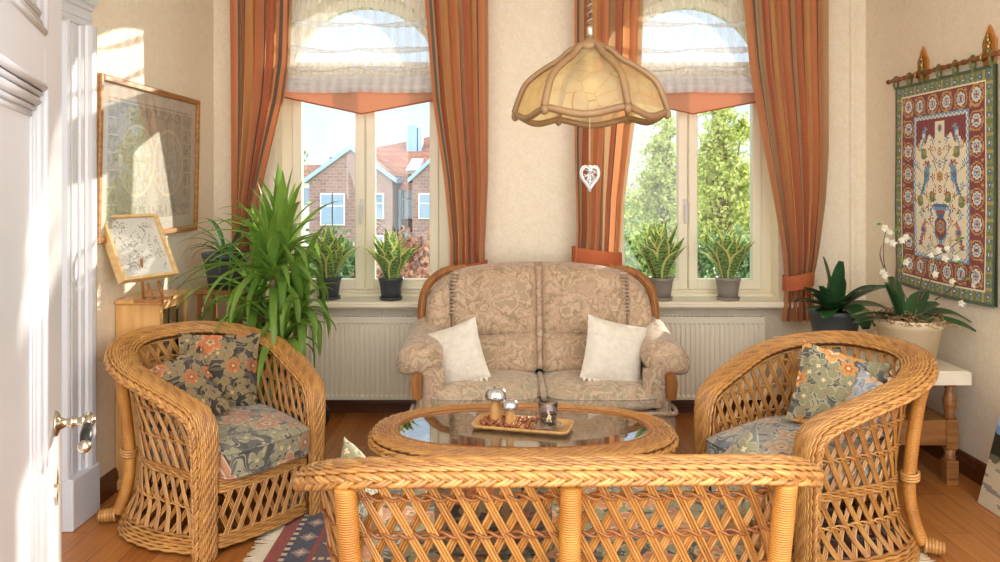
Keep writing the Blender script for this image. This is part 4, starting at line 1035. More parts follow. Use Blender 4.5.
# ================================================================== pendant lamp
def lamp():
    c = Vector((.345, 2.88, 0)); zt, zb = 2.14, 1.86
    t = empty('pendant_lamp', (c.x, c.y, zb), rad(-10)); tag(t, 'scalloped pendant lamp with cracked amber glass panels and taupe wood frame', 'lamp')
    n = 6; PR = spl([(.045, 0, .262), (.072, 0, .250), (.110, 0, .216), (.172, 0, .180), (.238, 0, .128), (.270, 0, .060), (.285, 0, .015)], 8)
    def prof(v): q = v * (len(PR) - 1); return np.interp(q, range(len(PR)), PR[:, 0]), np.interp(q, range(len(PR)), PR[:, 2])
    def surf(u, v):
        a = u * 2 * PI; k = (u * n) % 1; r, z = prof(v); sn = math.sin(PI * k)
        sc = 1 - .09 * sn * v ** .7; z2 = z - .020 * sn ** 1.4 * v ** 5 - .006 * sn
        return (r * sc * math.cos(a), r * sc * math.sin(a), z2)
    for k in range(n):
        b = MB(); b.grid(14, 20, lambda u, v: surf((k + .03 + .94 * u) / n, .06 + .92 * v)); b.build('glass_panel', AMB, t)
    for k in range(n):   # ribs
        a = k * 2 * PI / n; pts = [(.03 * math.cos(a), .03 * math.sin(a), .272)]
        for v in np.linspace(.0, 1.0, 20):
            r, z = prof(v); pts.append(((r + .008) * math.cos(a), (r + .008) * math.sin(a), z + .006))
        b = MB(); b.tube(spl(pts, 2), .014, 8, W=(-math.sin(a), math.cos(a), 0), ry=.012); b.ball((.290 * math.cos(a), .290 * math.sin(a), .008), (.015, .015, .02), 10, 8); b.build('rib', M['lamp_wood'], t)
    b = MB(); pts = [surf(i / 120, 1.0) for i in range(120)]; b.tube(np.array(pts), .0135, 8, closed=True, W=(0, 0, 1), ry=.011); b.build('rim', M['lamp_wood'], t)
    b = MB(); b.lathe([(.014, .305), (.018, .300), (.03, .292), (.05, .284), (.062, .27), (.058, .25), (.0, .253)], 24); b.build('crown', M['lamp_wood'], t)
    b = MB(); b.lathe([(.014, .30), (.014, .345), (.010, .352), (0, .353)], 14); b.build('socket_cap', M['nickel'], t)
    b = MB(); b.ball((0, 0, .10), (.055, .055, .06), 20, 14); b.lathe([(.02, .15), (.02, .25)], 14); b.build('bulb', BULB, t)
    b = MB(); pts = []
    for i in range(240):
        z = .35 + i * .0042; pts.append((.011 * math.cos(i * .9), .011 * math.sin(i * .9), z))
    b.tube(np.array(pts), .0035, 5); b.build('coiled_cord', mat('cord_grey', hexc('8d8172'), .4), t)
    b = MB(); b.tube([(0, 0, .35), (0, 0, ZC - zb)], .0025, 5); b.build('suspension_wire', M['nickel'], t)
    b = MB(); b.tube([(0, 0, -.17), (0, 0, .05)], .0012, 4); b.build('heart_string', M['white_cloth'], t)
    # crystal heart: hangs from the lamp
    h = empty('heart_pendant', (c.x, c.y, zb - .285)); tag(h, 'clear openwork glass heart hanging on a thread below the lamp', 'ornament')
    hs = []
    for i in range(40):
        a = 2 * PI * i / 40; hs.append((.0023 * 16 * math.sin(a) ** 3, 0, .0034 * (13 * math.cos(a) - 5 * math.cos(2 * a) - 2 * math.cos(3 * a) - math.cos(4 * a)) + .058))
    b = MB()
    for q, yy in ((1, 0), (.86, .008), (.86, -.008)): b.tube([(x * q, yy, .058 + (z - .058) * q) for x, _, z in hs], .0035, 6, closed=True)
    b.build('heart_outline', HEART, h)
    b = MB()
    for i in range(26):
        a = rng.rand() * 6.28; x, _, z = hs[rng.randint(40)]; x2, _, z2 = hs[rng.randint(40)]
        b.tube([(x * .8, .004, .058 + (z - .058) * .8), ((x + x2) * .35, -.006, .058 + (z + z2 - .116) * .4), (x2 * .8, .004, .058 + (z2 - .058) * .8)], .002, 5)
    b.ball((0, -.004, .095), .008, 8, 6); b.build('openwork', HEART, h)
def ambmat():
    m, nt, b = newmat('cracked_amber_glass'); co = objco(nt)
    v = N(nt, 'ShaderNodeTexVoronoi', Scale=15, feature='DISTANCE_TO_EDGE'); nt.links.new(co, v.inputs['Vector'])
    c = ramp(nt, v.outputs['Distance'], [(0, hexc('c2a66e')), (.014, hexc('f4e2b4')), (1, hexc('fbf0d0'))])
    nt.links.new(c, b.inputs['Base Color']); b.inputs['Roughness'].default_value = .15
    tr = nt.nodes.new('ShaderNodeBsdfTranslucent'); nt.links.new(c, tr.inputs[0]); tp = nt.nodes.new('ShaderNodeBsdfTransparent'); nt.links.new(c, tp.inputs[0])
    m1 = nt.nodes.new('ShaderNodeMixShader'); m1.inputs[0].default_value = .45; nt.links.new(b.outputs[0], m1.inputs[1]); nt.links.new(tr.outputs[0], m1.inputs[2])
    m2 = nt.nodes.new('ShaderNodeMixShader'); m2.inputs[0].default_value = .55; nt.links.new(m1.outputs[0], m2.inputs[1]); nt.links.new(tp.outputs[0], m2.inputs[2])
    nt.links.new(m2.outputs[0], nt.nodes['Material Output'].inputs[0]); return m
AMB = ambmat(); BULB = mat('opal_bulb', hexc('efe6d0'), .3, trans=.4)
HEART = mat('heart_glass', hexc('dfe3e4'), .08, spec=.9, trans=.25)
lamp()
# ================================================================== curtains
def curtain(name, label, L, R, z0, z1, y, folds, seed, n=150, tie=None, pleat=.052, group='striped orange curtains', flip=False):
    """L, R: lists of (z, x) edges"""
    rs = np.random.RandomState(seed); ph = rs.rand(folds * 2) * 1.2
    lz = [a for a, _ in L][::-1]; lx = [c for _, c in L][::-1]; rz_ = [a for a, _ in R][::-1]; rx = [c for _, c in R][::-1]
    Wmax = max(np.interp(z, rz_, rx) - np.interp(z, lz, lx) for z in np.linspace(z0, z1, 20))
    t = empty(name, ((np.interp(z0, lz, lx) + np.interp(z0, rz_, rx)) / 2, y, z0)); tag(t, label, 'curtain', group)
    ox = t.location.x
    def f(u, v):
        z = z0 + (z1 - z0) * v; a = np.interp(z, lz, lx); c = np.interp(z, rz_, rx); w_ = c - a; k = w_ / Wmax
        s = u * folds * 2 * PI + .6 * math.sin(u * 9 + seed) + .25 * math.sin(z * 1.7 + u * 4)
        am = pleat * (.75 + .35 * math.sin(u * 13 + seed * 2)) * (1.25 - .35 * k)
        x = a + w_ * (u + .16 / folds * math.sin(2 * s + 1)); yy = y - am * math.sin(s) - .012 * math.sin(3 * s + z)
        return (x - ox, yy - y, z - z0)
    b = MB(); b.grid(n, 70, f); b.build('curtain_fabric', M['curtain'], t)
    b = MB(); b.grid(n, 2, lambda u, v: tuple(np.array(f(u, 1 - v * .02)) + np.array((0, -.002, 0)))); b.build('heading_tape', M['curtain'], t)
    if tie:
        zt_, h_ = tie; a = np.interp(zt_, lz, lx) - ox; c = np.interp(zt_, rz_, rx) - ox; cxm = (a + c) / 2; hw_ = (c - a) / 2 + .012
        b = MB(); b.grid(40, 5, lambda u, v: (cxm + hw_ * math.cos(u * 2 * PI), (pleat + .03) * math.sin(u * 2 * PI), zt_ - z0 - h_ / 2 + h_ * v + .022 * math.cos(u * 2 * PI) * (1 if flip else -1)), wrapu=True)
        b.build('tieback', TIE, t)
    return t
TIE = mat('terracotta_tieback', hexc('c0673c'), .8, c2=hexc('a95632'), ns=4)
def zz_(y, Y=5.12): return HC - (y - CY) * Y / F
def xx_(x, Y=5.12): return (x - CX) * Y / F
def edge(l): return [(3.18, xx_(l[0][1]))] + [(zz_(y), xx_(x)) for y, x in l]
YC = YB - .17
curtain('curtain', 'orange striped curtain on the left of the left window, above the palm', edge([(0, 232), (180, 234), (320, 236)]), edge([(0, 291), (60, 289), (100, 283), (150, 270), (200, 258), (320, 252)]), .70, 3.2, YC, 5, 1, tie=(.98, .12))
curtain('curtain', 'orange striped curtain on the right of the left window', edge([(0, 424), (100, 432), (180, 444), (240, 450), (290, 450)]), edge([(0, 488), (180, 488), (250, 485), (272, 486), (290, 488)]), .86, 3.2, YC, 5, 2, tie=(1.02, .09), flip=True)
curtain('curtain', 'orange striped curtain on the left of the right window, behind the lamp', edge([(0, 573), (150, 573), (230, 575), (265, 573), (290, 573)]), edge([(0, 642), (60, 640), (100, 636), (150, 630), (200, 624), (265, 620), (290, 622)]), .90, 3.2, YC, 5, 3, tie=(1.10, .12))
curtain('curtain', 'orange striped curtain on the right of the right window, tied low', edge([(0, 746), (60, 751), (100, 757), (150, 765), (200, 774), (250, 782), (285, 785), (320, 782)]), edge([(0, 826), (150, 826), (200, 823), (250, 817), (285, 811), (320, 815)]), .67, 3.2, YC, 6, 4, tie=(.95, .10), flip=True)
b = MB(); t = empty('curtain_rail', (.2, YC, 3.2)); tag(t, 'white curtain rail above both windows', 'curtain rail')
b.box((-2.1, -.02, .0), (2.1, .02, .025), bev=.004); b.build('rail', M['white_paint'], t)
# gathered sheer blinds with the orange pointed shade below
for k, (cx, hw) in enumerate(WIN):
    t = empty('roman_blind', (cx, YB - .035, 2.20)); tag(t, ('white gathered voile blind with orange pointed hem in the left window', 'white gathered voile blind with orange pointed hem in the right window')[k], 'blind', 'voile blinds in the windows')
    tapes = [(9, 0), (24, 1), (50, 1), (70, 1)]
    Yb = YB - .05
    zt = lambda y: HC - (y - CY) * Yb / F
    hwb = .53
    nt_ = 4
    def sag(x, k_): return .018 * abs(math.sin(PI * (x / hwb) * 2 + .3 * k_)) 
    # main veil
    z_lo, z_hi = zt(84) - 2.20, 3.18 - 2.20
    def veil(u, v):
        x = (2 * u - 1) * hwb; z = z_lo + (z_hi - z_lo) * v; yb = .0
        for y_ in (24, 50, 70, -8): 
            zk = zt(y_) - 2.20; d_ = z - zk
            if 0 < d_ < .17: yb -= .022 * math.sin(PI * d_ / .17)
        return (x, yb + .004 * math.sin(x * 40), z)
    b = MB(); b.grid(60, 60, veil); b.build('voile', M['sheer'], t)
    for q, (y_, th_) in enumerate(((24, .030), (50, .030), (68, .022))):
        b = MB(); zk = zt(y_) - 2.20
        b.grid(60, 4, lambda u, v: ((2 * u - 1) * hwb, -.026 - .012 * math.sin(PI * v), zk - .045 * abs(math.sin(PI * 2 * (u + .02 * q))) ** .8 * .6 + th_ * v * (1 + .6 * math.sin(9 * u + q)))); b.build('gathered_fold', M['sheer_fold'], t)
    b = MB()
    for q, (ya, yb_) in enumerate(((74, 83), (78, 88), (82, 92.5))):
        za, zb2 = zt(ya) - 2.2, zt(yb_) - 2.2
        b.grid(60, 8, lambda u, v: ((2 * u - 1) * hwb, -.02 - .012 * q - .016 * math.sin(PI * v), zb2 - .008 * abs(math.sin(PI * 2 * u)) + (za - zb2) * v))
    b.build('bottom_folds', M['sheer_fold'], t)
    b = MB(); z = lambda y: zt(y) - 2.20
    b.prism([(-hwb - .01, .012, z(80)), (hwb + .01, .012, z(80)), (hwb + .01, .012, z(99)), (0, .012, z(113.5)), (-hwb - .01, .012, z(97))][::-1], (0, .006, 0)); b.build('orange_shade', M['pelmet'], t)
    b = MB(); b.tube([(-hwb - .01, .010, z(97)), (0, .010, z(113.5)), (hwb + .01, .010, z(99))], .005, 6); b.build('orange_hem', TIE, t)
# ================================================================== plants
def pot(b, r0, r1, h, rim_=.012, n=28):
    b.lathe([(0, .0), (r0, 0), (r0 + (r1 - r0) * .5, h * .5), (r1 * .97, h * .84), (r1, h * .85), (r1 + rim_ * .5, h), (r1 - .006, h), (r1 - .012, h * .9), (0, h * .9)], n)
def snake_plant(loc, label, pm, seed, n=25, tall=.36, r=.085, h=.155, drop=None):
    rs = np.random.RandomState(seed); t = empty('snake_plant', loc); tag(t, label, 'plant', 'variegated plants on the window sills')
    b = MB(); pot(b, r * .74, r, h); b.build('plant_pot', pm, t)
    b = MB(); b.lathe([(0, 0), (r * .9, 0), (r * .95, .018), (r * .88, .018), (0, .006)], 24); b.build('pot_saucer', pm, t)
    b = MB(); b.lathe([(0, h * .91), (r * .9, h * .9)], 16); b.build('soil', M['soil'], t)
    for i in range(n):
        a = i * 2.399 + rs.rand() * .4; k = (i + .5) / n; rr_ = r * .62 * math.sqrt(k); L_ = tall * (1.05 - .42 * k) * (.85 + .25 * rs.rand()); out = .08 + .62 * k * (.7 + .5 * rs.rand()); w_ = .034 + .012 * rs.rand()
        d = np.array((math.cos(a), math.sin(a), 0)); s_ = np.array((-math.sin(a + .5 * rs.randn()), math.cos(a), 0)); vs = np.linspace(0, 1, 10)
        base = d * rr_ + np.array((0, 0, h * .88)); pts = [base + d * (out * L_ * v ** 1.5) + np.array((0, 0, L_ * v * (1 - .12 * k * v))) for v in vs]
        wd = [w_ * (.62 + .5 * math.sin(PI * min(1, v * .95)) ) * (1 - max(0, v - .72) / .28) ** .8 + .0006 for v in vs]
        b = MB(); b.blade(pts, wd, s_, .45, (1, 0, 0, 1)); b.build('leaf', [M['snake'], M['snake_edge']], t)
SY = YB - .045
snake_plant((xx_(328, SY), SY + .03, ZS + .001), 'snake plant in a dark pot on the left sill, half behind the palm leaves', M['pot_dark'], 1)
snake_plant((xx_(391, SY), SY, ZS + .001), 'snake plant in a dark pot on the left sill, beside the curtain', M['pot_dark'], 2)
snake_plant((xx_(661, SY), SY, ZS + .001), 'snake plant in a grey pot on the right sill, nearest the sofa', M['pot_grey'], 3, tall=.40)
snake_plant((xx_(728, SY), SY, ZS + .001), 'snake plant in a grey pot on the right sill, farther from the sofa', M['pot_grey'], 4, tall=.39)
def strap(b, base, az, L_, el_, droop, w_, seg=12, tw=0, rs=None):
    d = np.array((math.cos(az), math.sin(az), 0)); p = np.array(base, float); pts = [p.copy()]; e = el_
    for i in range(seg):
        p = p + (d * math.cos(e) + np.array((0, 0, math.sin(e)))) * L_ / seg; pts.append(p.copy()); e -= droop / seg * (1 + i / seg)
        e = max(e, -1.5)
    vs = np.linspace(0, 1, seg + 1); wd = [w_ * min(1, .45 + v * 3) * (1 - v ** 3) + .0008 for v in vs]
    b.blade(pts, wd, (-math.sin(az), math.cos(az), tw), .35)
def palm():
    rs = np.random.RandomState(11); cx, cy = -1.27, 4.36
    t = empty('potted_palm', (cx, cy, 0)); tag(t, 'big bushy yucca palm with long arching leaves on the floor behind the left armchair', 'plant')
    b = MB(); pot(b, .15, .20, .34); b.build('planter', mat('blue_grey_planter', hexc('3d4650'), .4), t)
    b = MB(); b.lathe([(0, .308), (.18, .306)], 16); b.build('soil', M['soil'], t)
    b = MB(); b.tube(spl([(.195, -.02, .34), (.26, -.02, .32), (.275, -.02, .26), (.24, -.02, .20), (.185, -.02, .21)], 6), .011, 8); b.build('loop_handle', M['black'], t)
    tops = [(-.02, -.10, 1.12), (-.14, .02, .98), (.12, -.04, .92), (.0, .05, 1.22), (.03, -.12, .74)]
    for (x, y, z) in tops:
        b = MB(); b.tube(spl([(x * .4, y * .4, .30), (x * .7, y * .7, z * .6), (x, y, z)], 6), .022, 8); b.build('trunk', mat('yucca_bark', hexc('8a7452'), .9, c2=hexc('6b5638'), ns=30, bs=.5), t)
    for ti, (x, y, z) in enumerate(tops):
        n = 34 if ti in (0, 3) else 30
        for i in range(n):
            k = i / n; az = i * 2.399 + rs.rand() * .3; el_ = rad(86) * (k ** .75) - rad(12) * (1 - k) + rad(10) * rs.randn()
            L_ = (.50 + .14 * rs.rand()) * (.88 if k > .8 else 1); dr_ = (1.9 * (1 - k) + .35) * (.7 + .5 * rs.rand())
            if y + cy + math.sin(az) * L_ * .75 > 5.05: L_ *= .6
            if x + cx + math.cos(az) * L_ * .75 < -1.85: L_ *= .7
            if x + cx + math.cos(az) * L_ * .85 > -.98: L_ *= max(.5, (-.98 - x - cx) / (math.cos(az) * L_ * .85)); dr_ *= 1.3
            b = MB(); strap(b, (x, y, z - .10 * (1 - k)), az, L_, el_, dr_, .021 + .006 * rs.rand(), rs=rs); b.build('leaf', M['yucca'], t)
    for (az, el_, L_) in ((2.0, 1.50, .62), (.4, 1.52, .60), (-1.2, 1.40, .58), (2.9, 1.35, .52)):   # broad upright centre leaves
        b = MB(); strap(b, (.0, -.02, 1.12), az, L_, el_, .12, .05); b.build('leaf', M['yucca'], t)
palm()
# side stand with arching plant
t = empty('plant_stand', (-1.72, 4.72, 0)); tag(t, 'slim wooden plant stand behind the cabinet, left of the palm', 'plant stand')
b = MB(); b.box((-.15, -.15, .93), (.15, .15, .955), bev=.005); b.build('top', M['oak'], t)
for sx in (-1, 1):
    for sy in (-1, 1): b = MB(); b.box((sx * .12 - .015, sy * .12 - .015, 0), (sx * .12 + .015, sy * .12 + .015, .93), bev=.003); b.build('leg', M['oak'], t)
b = MB(); b.box((-.125, -.125, .3), (.125, .125, .318)); b.build('shelf', M['oak'], t)
t = empty('arching_plant', (-1.72, 4.72, .957)); tag(t, 'plant with long dark arching leaves in an anthracite pot on the wooden stand', 'plant')
b = MB(); pot(b, .105, .145, .22); b.build('plant_pot', M['pot_dark'], t)
b = MB(); b.lathe([(0, .2), (.13, .198)], 16); b.build('soil', M['soil'], t)
rs = np.random.RandomState(5)
for i in range(22):
    az = [PI, PI * 1.25, PI * .8, PI * 1.5, 0, -.5, .5][i % 7] + rs.randn() * .25; k = rs.rand(); b = MB(); L_ = .32 + .22 * rs.rand()
    if math.cos(az) < 0 and k < .5: L_ *= .8
    L_ = min(L_, .25 / max(.05, -math.cos(az)))
    strap(b, (.02 * math.cos(az), .02 * math.sin(az), .20), az, L_, rad(38 + 40 * k), 1.5 - .6 * k, .011); b.build('leaf', M['leaf_arch'], t)
# ================================================================== left wall: cabinet, tilted picture, framed map
t = empty('display_cabinet', (XL + .005, 4.11, 0)); tag(t, 'slim light wood display cabinet with a glass door against the left wall', 'cabinet')
D_, W2 = .215, .18
b = MB(); b.box((0.0, -W2, .06), (D_, -W2 + .018, .975)); b.box((0, W2 - .018, .06), (D_, W2, .975)); b.box((0, -W2 + .018, .06), (.012, W2 - .018, .975)); b.box((.012, -W2 + .018, .06), (D_, W2 - .018, .08)); b.build('body', M['oak_light'], t)
b = MB(); b.box((0, -W2 - .02, .975), (D_ + .03, W2 + .02, 1.0), bev=.008); b.build('top_board', M['oak_light'], t)
b = MB(); b.box((0, -W2 - .018, 0), (D_ + .025, W2 + .018, .06), bev=.01); b.build('plinth', M['oak_light'], t)
for z in (.3, .52, .74): b = MB(); b.box((.014, -W2 + .02, z), (D_ - .02, W2 - .02, z + .012)); b.build('shelf', M['oak_light'], t)
b = MB(); x0 = D_; b.box((x0, -W2 + .0, .08), (x0 + .018, -W2 + .035, .975)); b.box((x0, W2 - .035, .08), (x0 + .018, W2, .975)); b.box((x0 + .001, -W2 + .035, .08), (x0 + .017, W2 - .035, .115)); b.box((x0 + .001, -W2 + .035, .94), (x0 + .017, W2 - .035, .975)); dd = b.build('door', M['oak_light'], t)
b = MB(); b.box((x0 + .006, -W2 + .035, .115), (x0 + .010, W2 - .035, .94)); b.build('door_glass', M['pglass'], dd)
b = MB()
for y in (-.05, .05): b.box((x0 + .004, y - .003, .115), (x0 + .013, y + .003, .94))
for z in np.linspace(.115, .94, 7)[1:-1]: b.box((x0 + .0045, -W2 + .036, z - .003), (x0 + .0125, W2 - .036, z + .003))
b.build('glazing_bars', M['black'], dd)
b = MB(); b.ball((x0 + .03, -W2 + .018, .55), .010); b.build('knob', M['nickel'], dd)
# tilted picture on a small easel
PX, PY = -1.80, 3.89
Rm = Matrix.Translation((PX, PY, 1.125)) @ Matrix.Rotation(rad(66), 4, 'Z') @ Matrix.Rotation(rad(-27), 4, 'X')
t = empty('tilted_picture', (PX - .02, PY, 1.0)); tag(t, 'small box-framed sketch leaning back on a little easel on the cabinet', 'picture')
TM = Matrix.Translation((-PX + .02, -PY, -1.0)) @ Rm
wp, hp = .17, .36
b = MB()
for lo, hi in (((-wp, -.0, 0), (-wp + .014, .05, hp)), ((wp - .014, 0, 0), (wp, .05, hp)), ((-wp + .014, 0, 0), (wp - .014, .05, .014)), ((-wp + .014, 0, hp - .014), (wp - .014, .05, hp))): b.box(lo, hi, M=TM)
b.build('picture_frame', M['pale_wood'], t)
im = np.zeros((56, 52, 3)); im[:] = hexc('f1efe6')
for q in range(60):
    x, y = rng.randint(3, 49), rng.randint(4, 52); n_ = rng.randint(3, 14); dx, dy = rng.randn(2) * .8
    for k in range(n_):
        xi, yi = int(x + dx * k), int(y + dy * k + math.sin(k)); 
        if 0 <= xi < 52 and 0 <= yi < 56: im[yi, xi] = hexc('a9aca2')
def cf(x, y, z): v = TM @ Vector((x, y, z)); return tuple(v)
M['print'] = patmat('printed_paper', .6, 0, 0)
raster('sketch_print', im, -wp + .014, wp - .014, .014, hp - .014, M['print'], t, plane='XZ', off=.022, curve=cf)
b = MB(); b.box((-wp + .014, .015, .014), (wp - .014, .017, hp - .014), M=TM); b.build('picture_glass', M['pglass'], t)
b = MB(); b.box((-wp + .014, .024, .014), (wp - .014, .045, hp - .014), M=TM); b.build('backing_board', M['pale_wood'], t)
b = MB(); b.box((-.04, -.085, 0), (.10, -.055, .016)); b.box((-.04, .03, 0), (.10, .06, .016)); b.tube([(.05, -.07, .01), (.02, -.055, .095)], .008, 6); b.tube([(.05, .045, .01), (.02, .06, .095)], .008, 6); b.tube([(-.03, .0, .01), (-.04, 0, .22)], .007, 6); b.box((.0, -.07, .0), (.02, .045, .014)); b.build('easel', M['oak'], t)
# framed map on the left wall, hung with a slight forward lean
y0, y1, z0, z1 = 3.70, 4.93, 1.305, 2.155
t = empty('framed_map', (XL + .004, (y0 + y1) / 2, z0)); tag(t, 'large framed antique print of two hemispheres on the left wall', 'picture')
t.rotation_euler = (0, rad(1.2), 0)
hw_, hh_ = (y1 - y0) / 2, z1 - z0; fw = .034
b = MB()
b.box((0, -hw_, 0), (.032, -hw_ + fw, hh_), bev=.006); b.box((0, hw_ - fw, 0), (.032, hw_, hh_), bev=.006); b.box((0, -hw_ + fw, 0), (.031, hw_ - fw, fw), bev=.006); b.box((0, -hw_ + fw, hh_ - fw), (.031, hw_ - fw, hh_), bev=.006)
b.build('picture_frame', M['frame_wood'], t)
NX, NY = 190, 130; im = np.zeros((NY, NX, 3)); im[:] = hexc('e9e2d2')
ms = 11
for j in range(NY):
    for i in range(NX):
        if i < ms or j < ms or i >= NX - ms or j >= NY - ms: continue
        n1 = mnoise.noise(Vector((i * .16, j * .16, 1))); n2 = mnoise.noise(Vector((i * .5, j * .5, 5)))
        base = np.array(hexc('b9ad98')); 
        if i < ms + 18 or i >= NX - ms - 18 or j < ms + 13 or j >= NY - ms - 13:      # vignette scenes round the border
            base = np.array(hexc('bfb196')) if n1 + .6 * n2 > .05 else np.array(hexc('8b8274')); 
            if (i - ms) % 18 == 0 or (j - ms) % 15 == 0: base = np.array(hexc('e0d6c0'))
        else: base = np.array(hexc('bdb29e')) if n2 > -.15 else np.array(hexc('9c907f'))
        for cx_ in (NX * .335, NX * .665):
            d_ = math.hypot(i - cx_, (j - NY * .5)); R_ = 31
            if d_ < R_: base = np.array(hexc('c9c8bd')) if n1 < .02 else np.array(hexc('c2ad88')); base = np.array(hexc('8f959a')) if abs(n1 - .02) < .02 else base
            if d_ < R_ and (abs((i - cx_) % 9) < .8 or abs((j - NY * .5) % 9) < .8): base = base * .9
            if R_ <= d_ < R_ + 2.2: base = np.array(hexc('e3d3ac'))
        for cyy in (NY * .24, NY * .76):
            if math.hypot(i - NX / 2, j - cyy) < 9: base = np.array(hexc('a9abb0')) if n2 > 0 else np.array(hexc('c9b99a'))
        im[j, i] = base * .8 + .26 * np.array((1, .95, .85))
raster('map_print', im, -hw_ + fw, hw_ - fw, fw, hh_ - fw, M['print'], t, plane='XZ', off=0, curve=lambda x, y, z: (.014, x, z))
b = MB(); b.box((.019, -hw_ + fw, fw), (.021, hw_ - fw, hh_ - fw)); b.build('picture_glass', M['pglass'], t)
b = MB(); b.box((.002, -hw_ + fw, fw), (.012, hw_ - fw, hh_ - fw)); b.build('backing_board', M['pale_wood'], t)
# ================================================================== tapestry
TWp, THp = 104, 140; T_im = np.zeros((THp, TWp, 3)); K = {k: np.array(hexc(v)) for k, v in dict(dg='3a5238', gr='75803f', ol='b3a556', cr='fff6d8', mr='861e22', gd='cfa24e', wh='efe9dc', bl='6fa6c8', db='3f6f9c', rd='b33a2a', pk='c98a78', lg='93a352').items()}
def put(x, y, k):
    x, y = int(round(x)), int(round(y))
    if 0 <= x < TWp and 0 <= y < THp: T_im[y, x] = K[k]
def disc(x, y, r, k, rx=1.0, ry=1.0):
    for j in range(int(y - r * ry - 1), int(y + r * ry + 2)):
        for i in range(int(x - r * rx - 1), int(x + r * rx + 2)):
            if ((i - x) / rx) ** 2 + ((j - y) / ry) ** 2 <= r * r: put(i, j, k)
def line(x0, y0, x1, y1, k, w_=.6):
    n_ = int(max(abs(x1 - x0), abs(y1 - y0)) * 2) + 1
    for q in range(n_ + 1): disc(x0 + (x1 - x0) * q / n_, y0 + (y1 - y0) * q / n_, w_, k)
def flower(x, y, r, a='wh', b_='bl', c='rd'):
    for q in range(8): disc(x + r * .7 * math.cos(q * PI / 4), y + r * .7 * math.sin(q * PI / 4), r * .42, a)
    disc(x, y, r * .72, b_); disc(x, y, r * .5, a); disc(x, y, r * .3, c)
bw1, bw2, bw3 = 9, 23, 26
for j in range(THp):
    for i in range(TWp):
        e = min(i, j, TWp - 1 - i, THp - 1 - j); s_ = (i if (j == e or j == THp - 1 - e) else j)
        if e < 2: k = 'dg'
        elif e < bw1 - 1: k = 'gr'; k = 'lg' if (s_ % 10) in (3, 4, 5) and e in (3, 4, 6, 7) else k; k = 'ol' if (s_ % 10 in (0, 9)) else k
        elif e < bw1: k = 'cr'
        elif e < bw2: k = 'mr'
        elif e == bw2: k = 'bl'
        elif e < bw3: k = 'cr' if (s_ // 2 + e) % 2 else 'bl'
        else: k = 'cr'
        T_im[j, i] = K[k]
def border(cb_, off, step, fn):
    for s_ in np.arange(off, TWp - off + .1, (TWp - 2 * off) / round((TWp - 2 * off) / step)): fn(s_, off); fn(s_, THp - 1 - off)
    for s_ in np.arange(off, THp - off + .1, (THp - 2 * off) / round((THp - 2 * off) / step)): fn(off, s_); fn(TWp - 1 - off, s_)
border(0, 5, 8, lambda x, y: (disc(x, y, 1.8, 'db'), disc(x, y, .8, 'wh')))
def bs_(x, y):
    for a in (0, PI / 2, PI, 3 * PI / 2): disc(x + 7.2 * math.cos(a + .78) * .95, y + 7.2 * math.sin(a + .78) * .95, 1.7, 'gd')
    flower(x, y, 5.2)
border(0, 16, 15, lambda x, y: (disc(x, y, 6.4, 'gd'), disc(x, y, 5.4, 'mr'), flower(x, y, 3.9)))
for o_ in (11, 21):
    border(0, o_, 7.5, lambda x, y: disc(x, y, 1.1, 'gd'))
cx_ = (TWp - 1) / 2
# niche: dark red spandrels over a cream arch
for j in range(96, THp - bw3):
    for i in range(bw3, TWp - bw3):
        dx = abs(i - cx_); top = 100 + (11 if dx < 8 else 0) + 3 * math.sin(dx * .9)
        if dx < 5.5 and j < 113 + math.sqrt(max(0, 30 - dx * dx)) * .2 and j < 112: continue
        if j > 96 + (26 - dx) * .35 + 2.2 * math.sin(dx * .7): T_im[j, i] = K['mr']
disc(cx_, 107, 4.5, 'cr'); disc(cx_, 107, 2.4, 'bl'); disc(cx_, 107, 1.2, 'rd')
def sym(fn):
    for s_ in (-1, 1): fn(lambda x: cx_ + s_ * x)
def motif(X):
    # birds above and below
    for (x, y, sc, c1, c2) in ((17, 103, .9, 'bl', 'wh'), (14, 77, 1.25, 'bl', 'db'), (18, 41, 1.0, 'pk', 'db')):
        disc(X(x), y, 3.4 * sc, c1, .8, 1.25); disc(X(x - 1.6 * sc), y + 4.6 * sc, 1.6 * sc, c1); put(X(x - 3.4 * sc), y + 4.6 * sc, 'gd'); disc(X(x - 1.4 * sc), y + 6.6 * sc, .9 * sc, 'rd')
        line(X(x + 1.5), y - 3 * sc, X(x + 5 * sc), y - 10 * sc, c2, .9); line(X(x + .5), y - 3 * sc, X(x + 3.4 * sc), y - 10 * sc, c1, .7); disc(X(x + .4), y, 1.7 * sc, c2)
        line(X(x - .5), y - 4 * sc, X(x - .5), y - 6.5 * sc, 'gd', .4)
    for (x, y) in ((17, 91), (21, 60), (8, 63)):
        disc(X(x), y, 3.6, 'gr', .85, 1.1); disc(X(x - 1), y + 1, 2, 'ol'); line(X(x), y - 3, X(x - 6), y - 9, 'gr', .4)
    for (x, y, c) in ((9, 94, 'rd'), (6, 66, 'rd'), (12, 56, 'rd'), (22, 70, 'bl'), (5, 86, 'db'), (20, 52, 'bl'), (21, 33, 'rd'), (12, 30, 'bl'), (7, 76, 'rd'), (24, 84, 'bl'), (23, 96, 'gd'), (10, 48, 'rd'), (5, 40, 'bl'), (14, 64, 'gd'), (7, 100, 'bl'), (15, 84, 'rd'), (4, 55, 'gd'), (26, 62, 'rd'), (10, 36, 'gd')):
        for q in range(5): disc(X(x + 1.8 * math.cos(q * 1.257)), y + 1.8 * math.sin(q * 1.257), .9, c)
        put(X(x), y, 'gd'); line(X(x), y - 2, X(x * .6), y - 7, 'lg', .3)
sym(motif)
line(cx_, 58, cx_, 98, 'gr', .5)
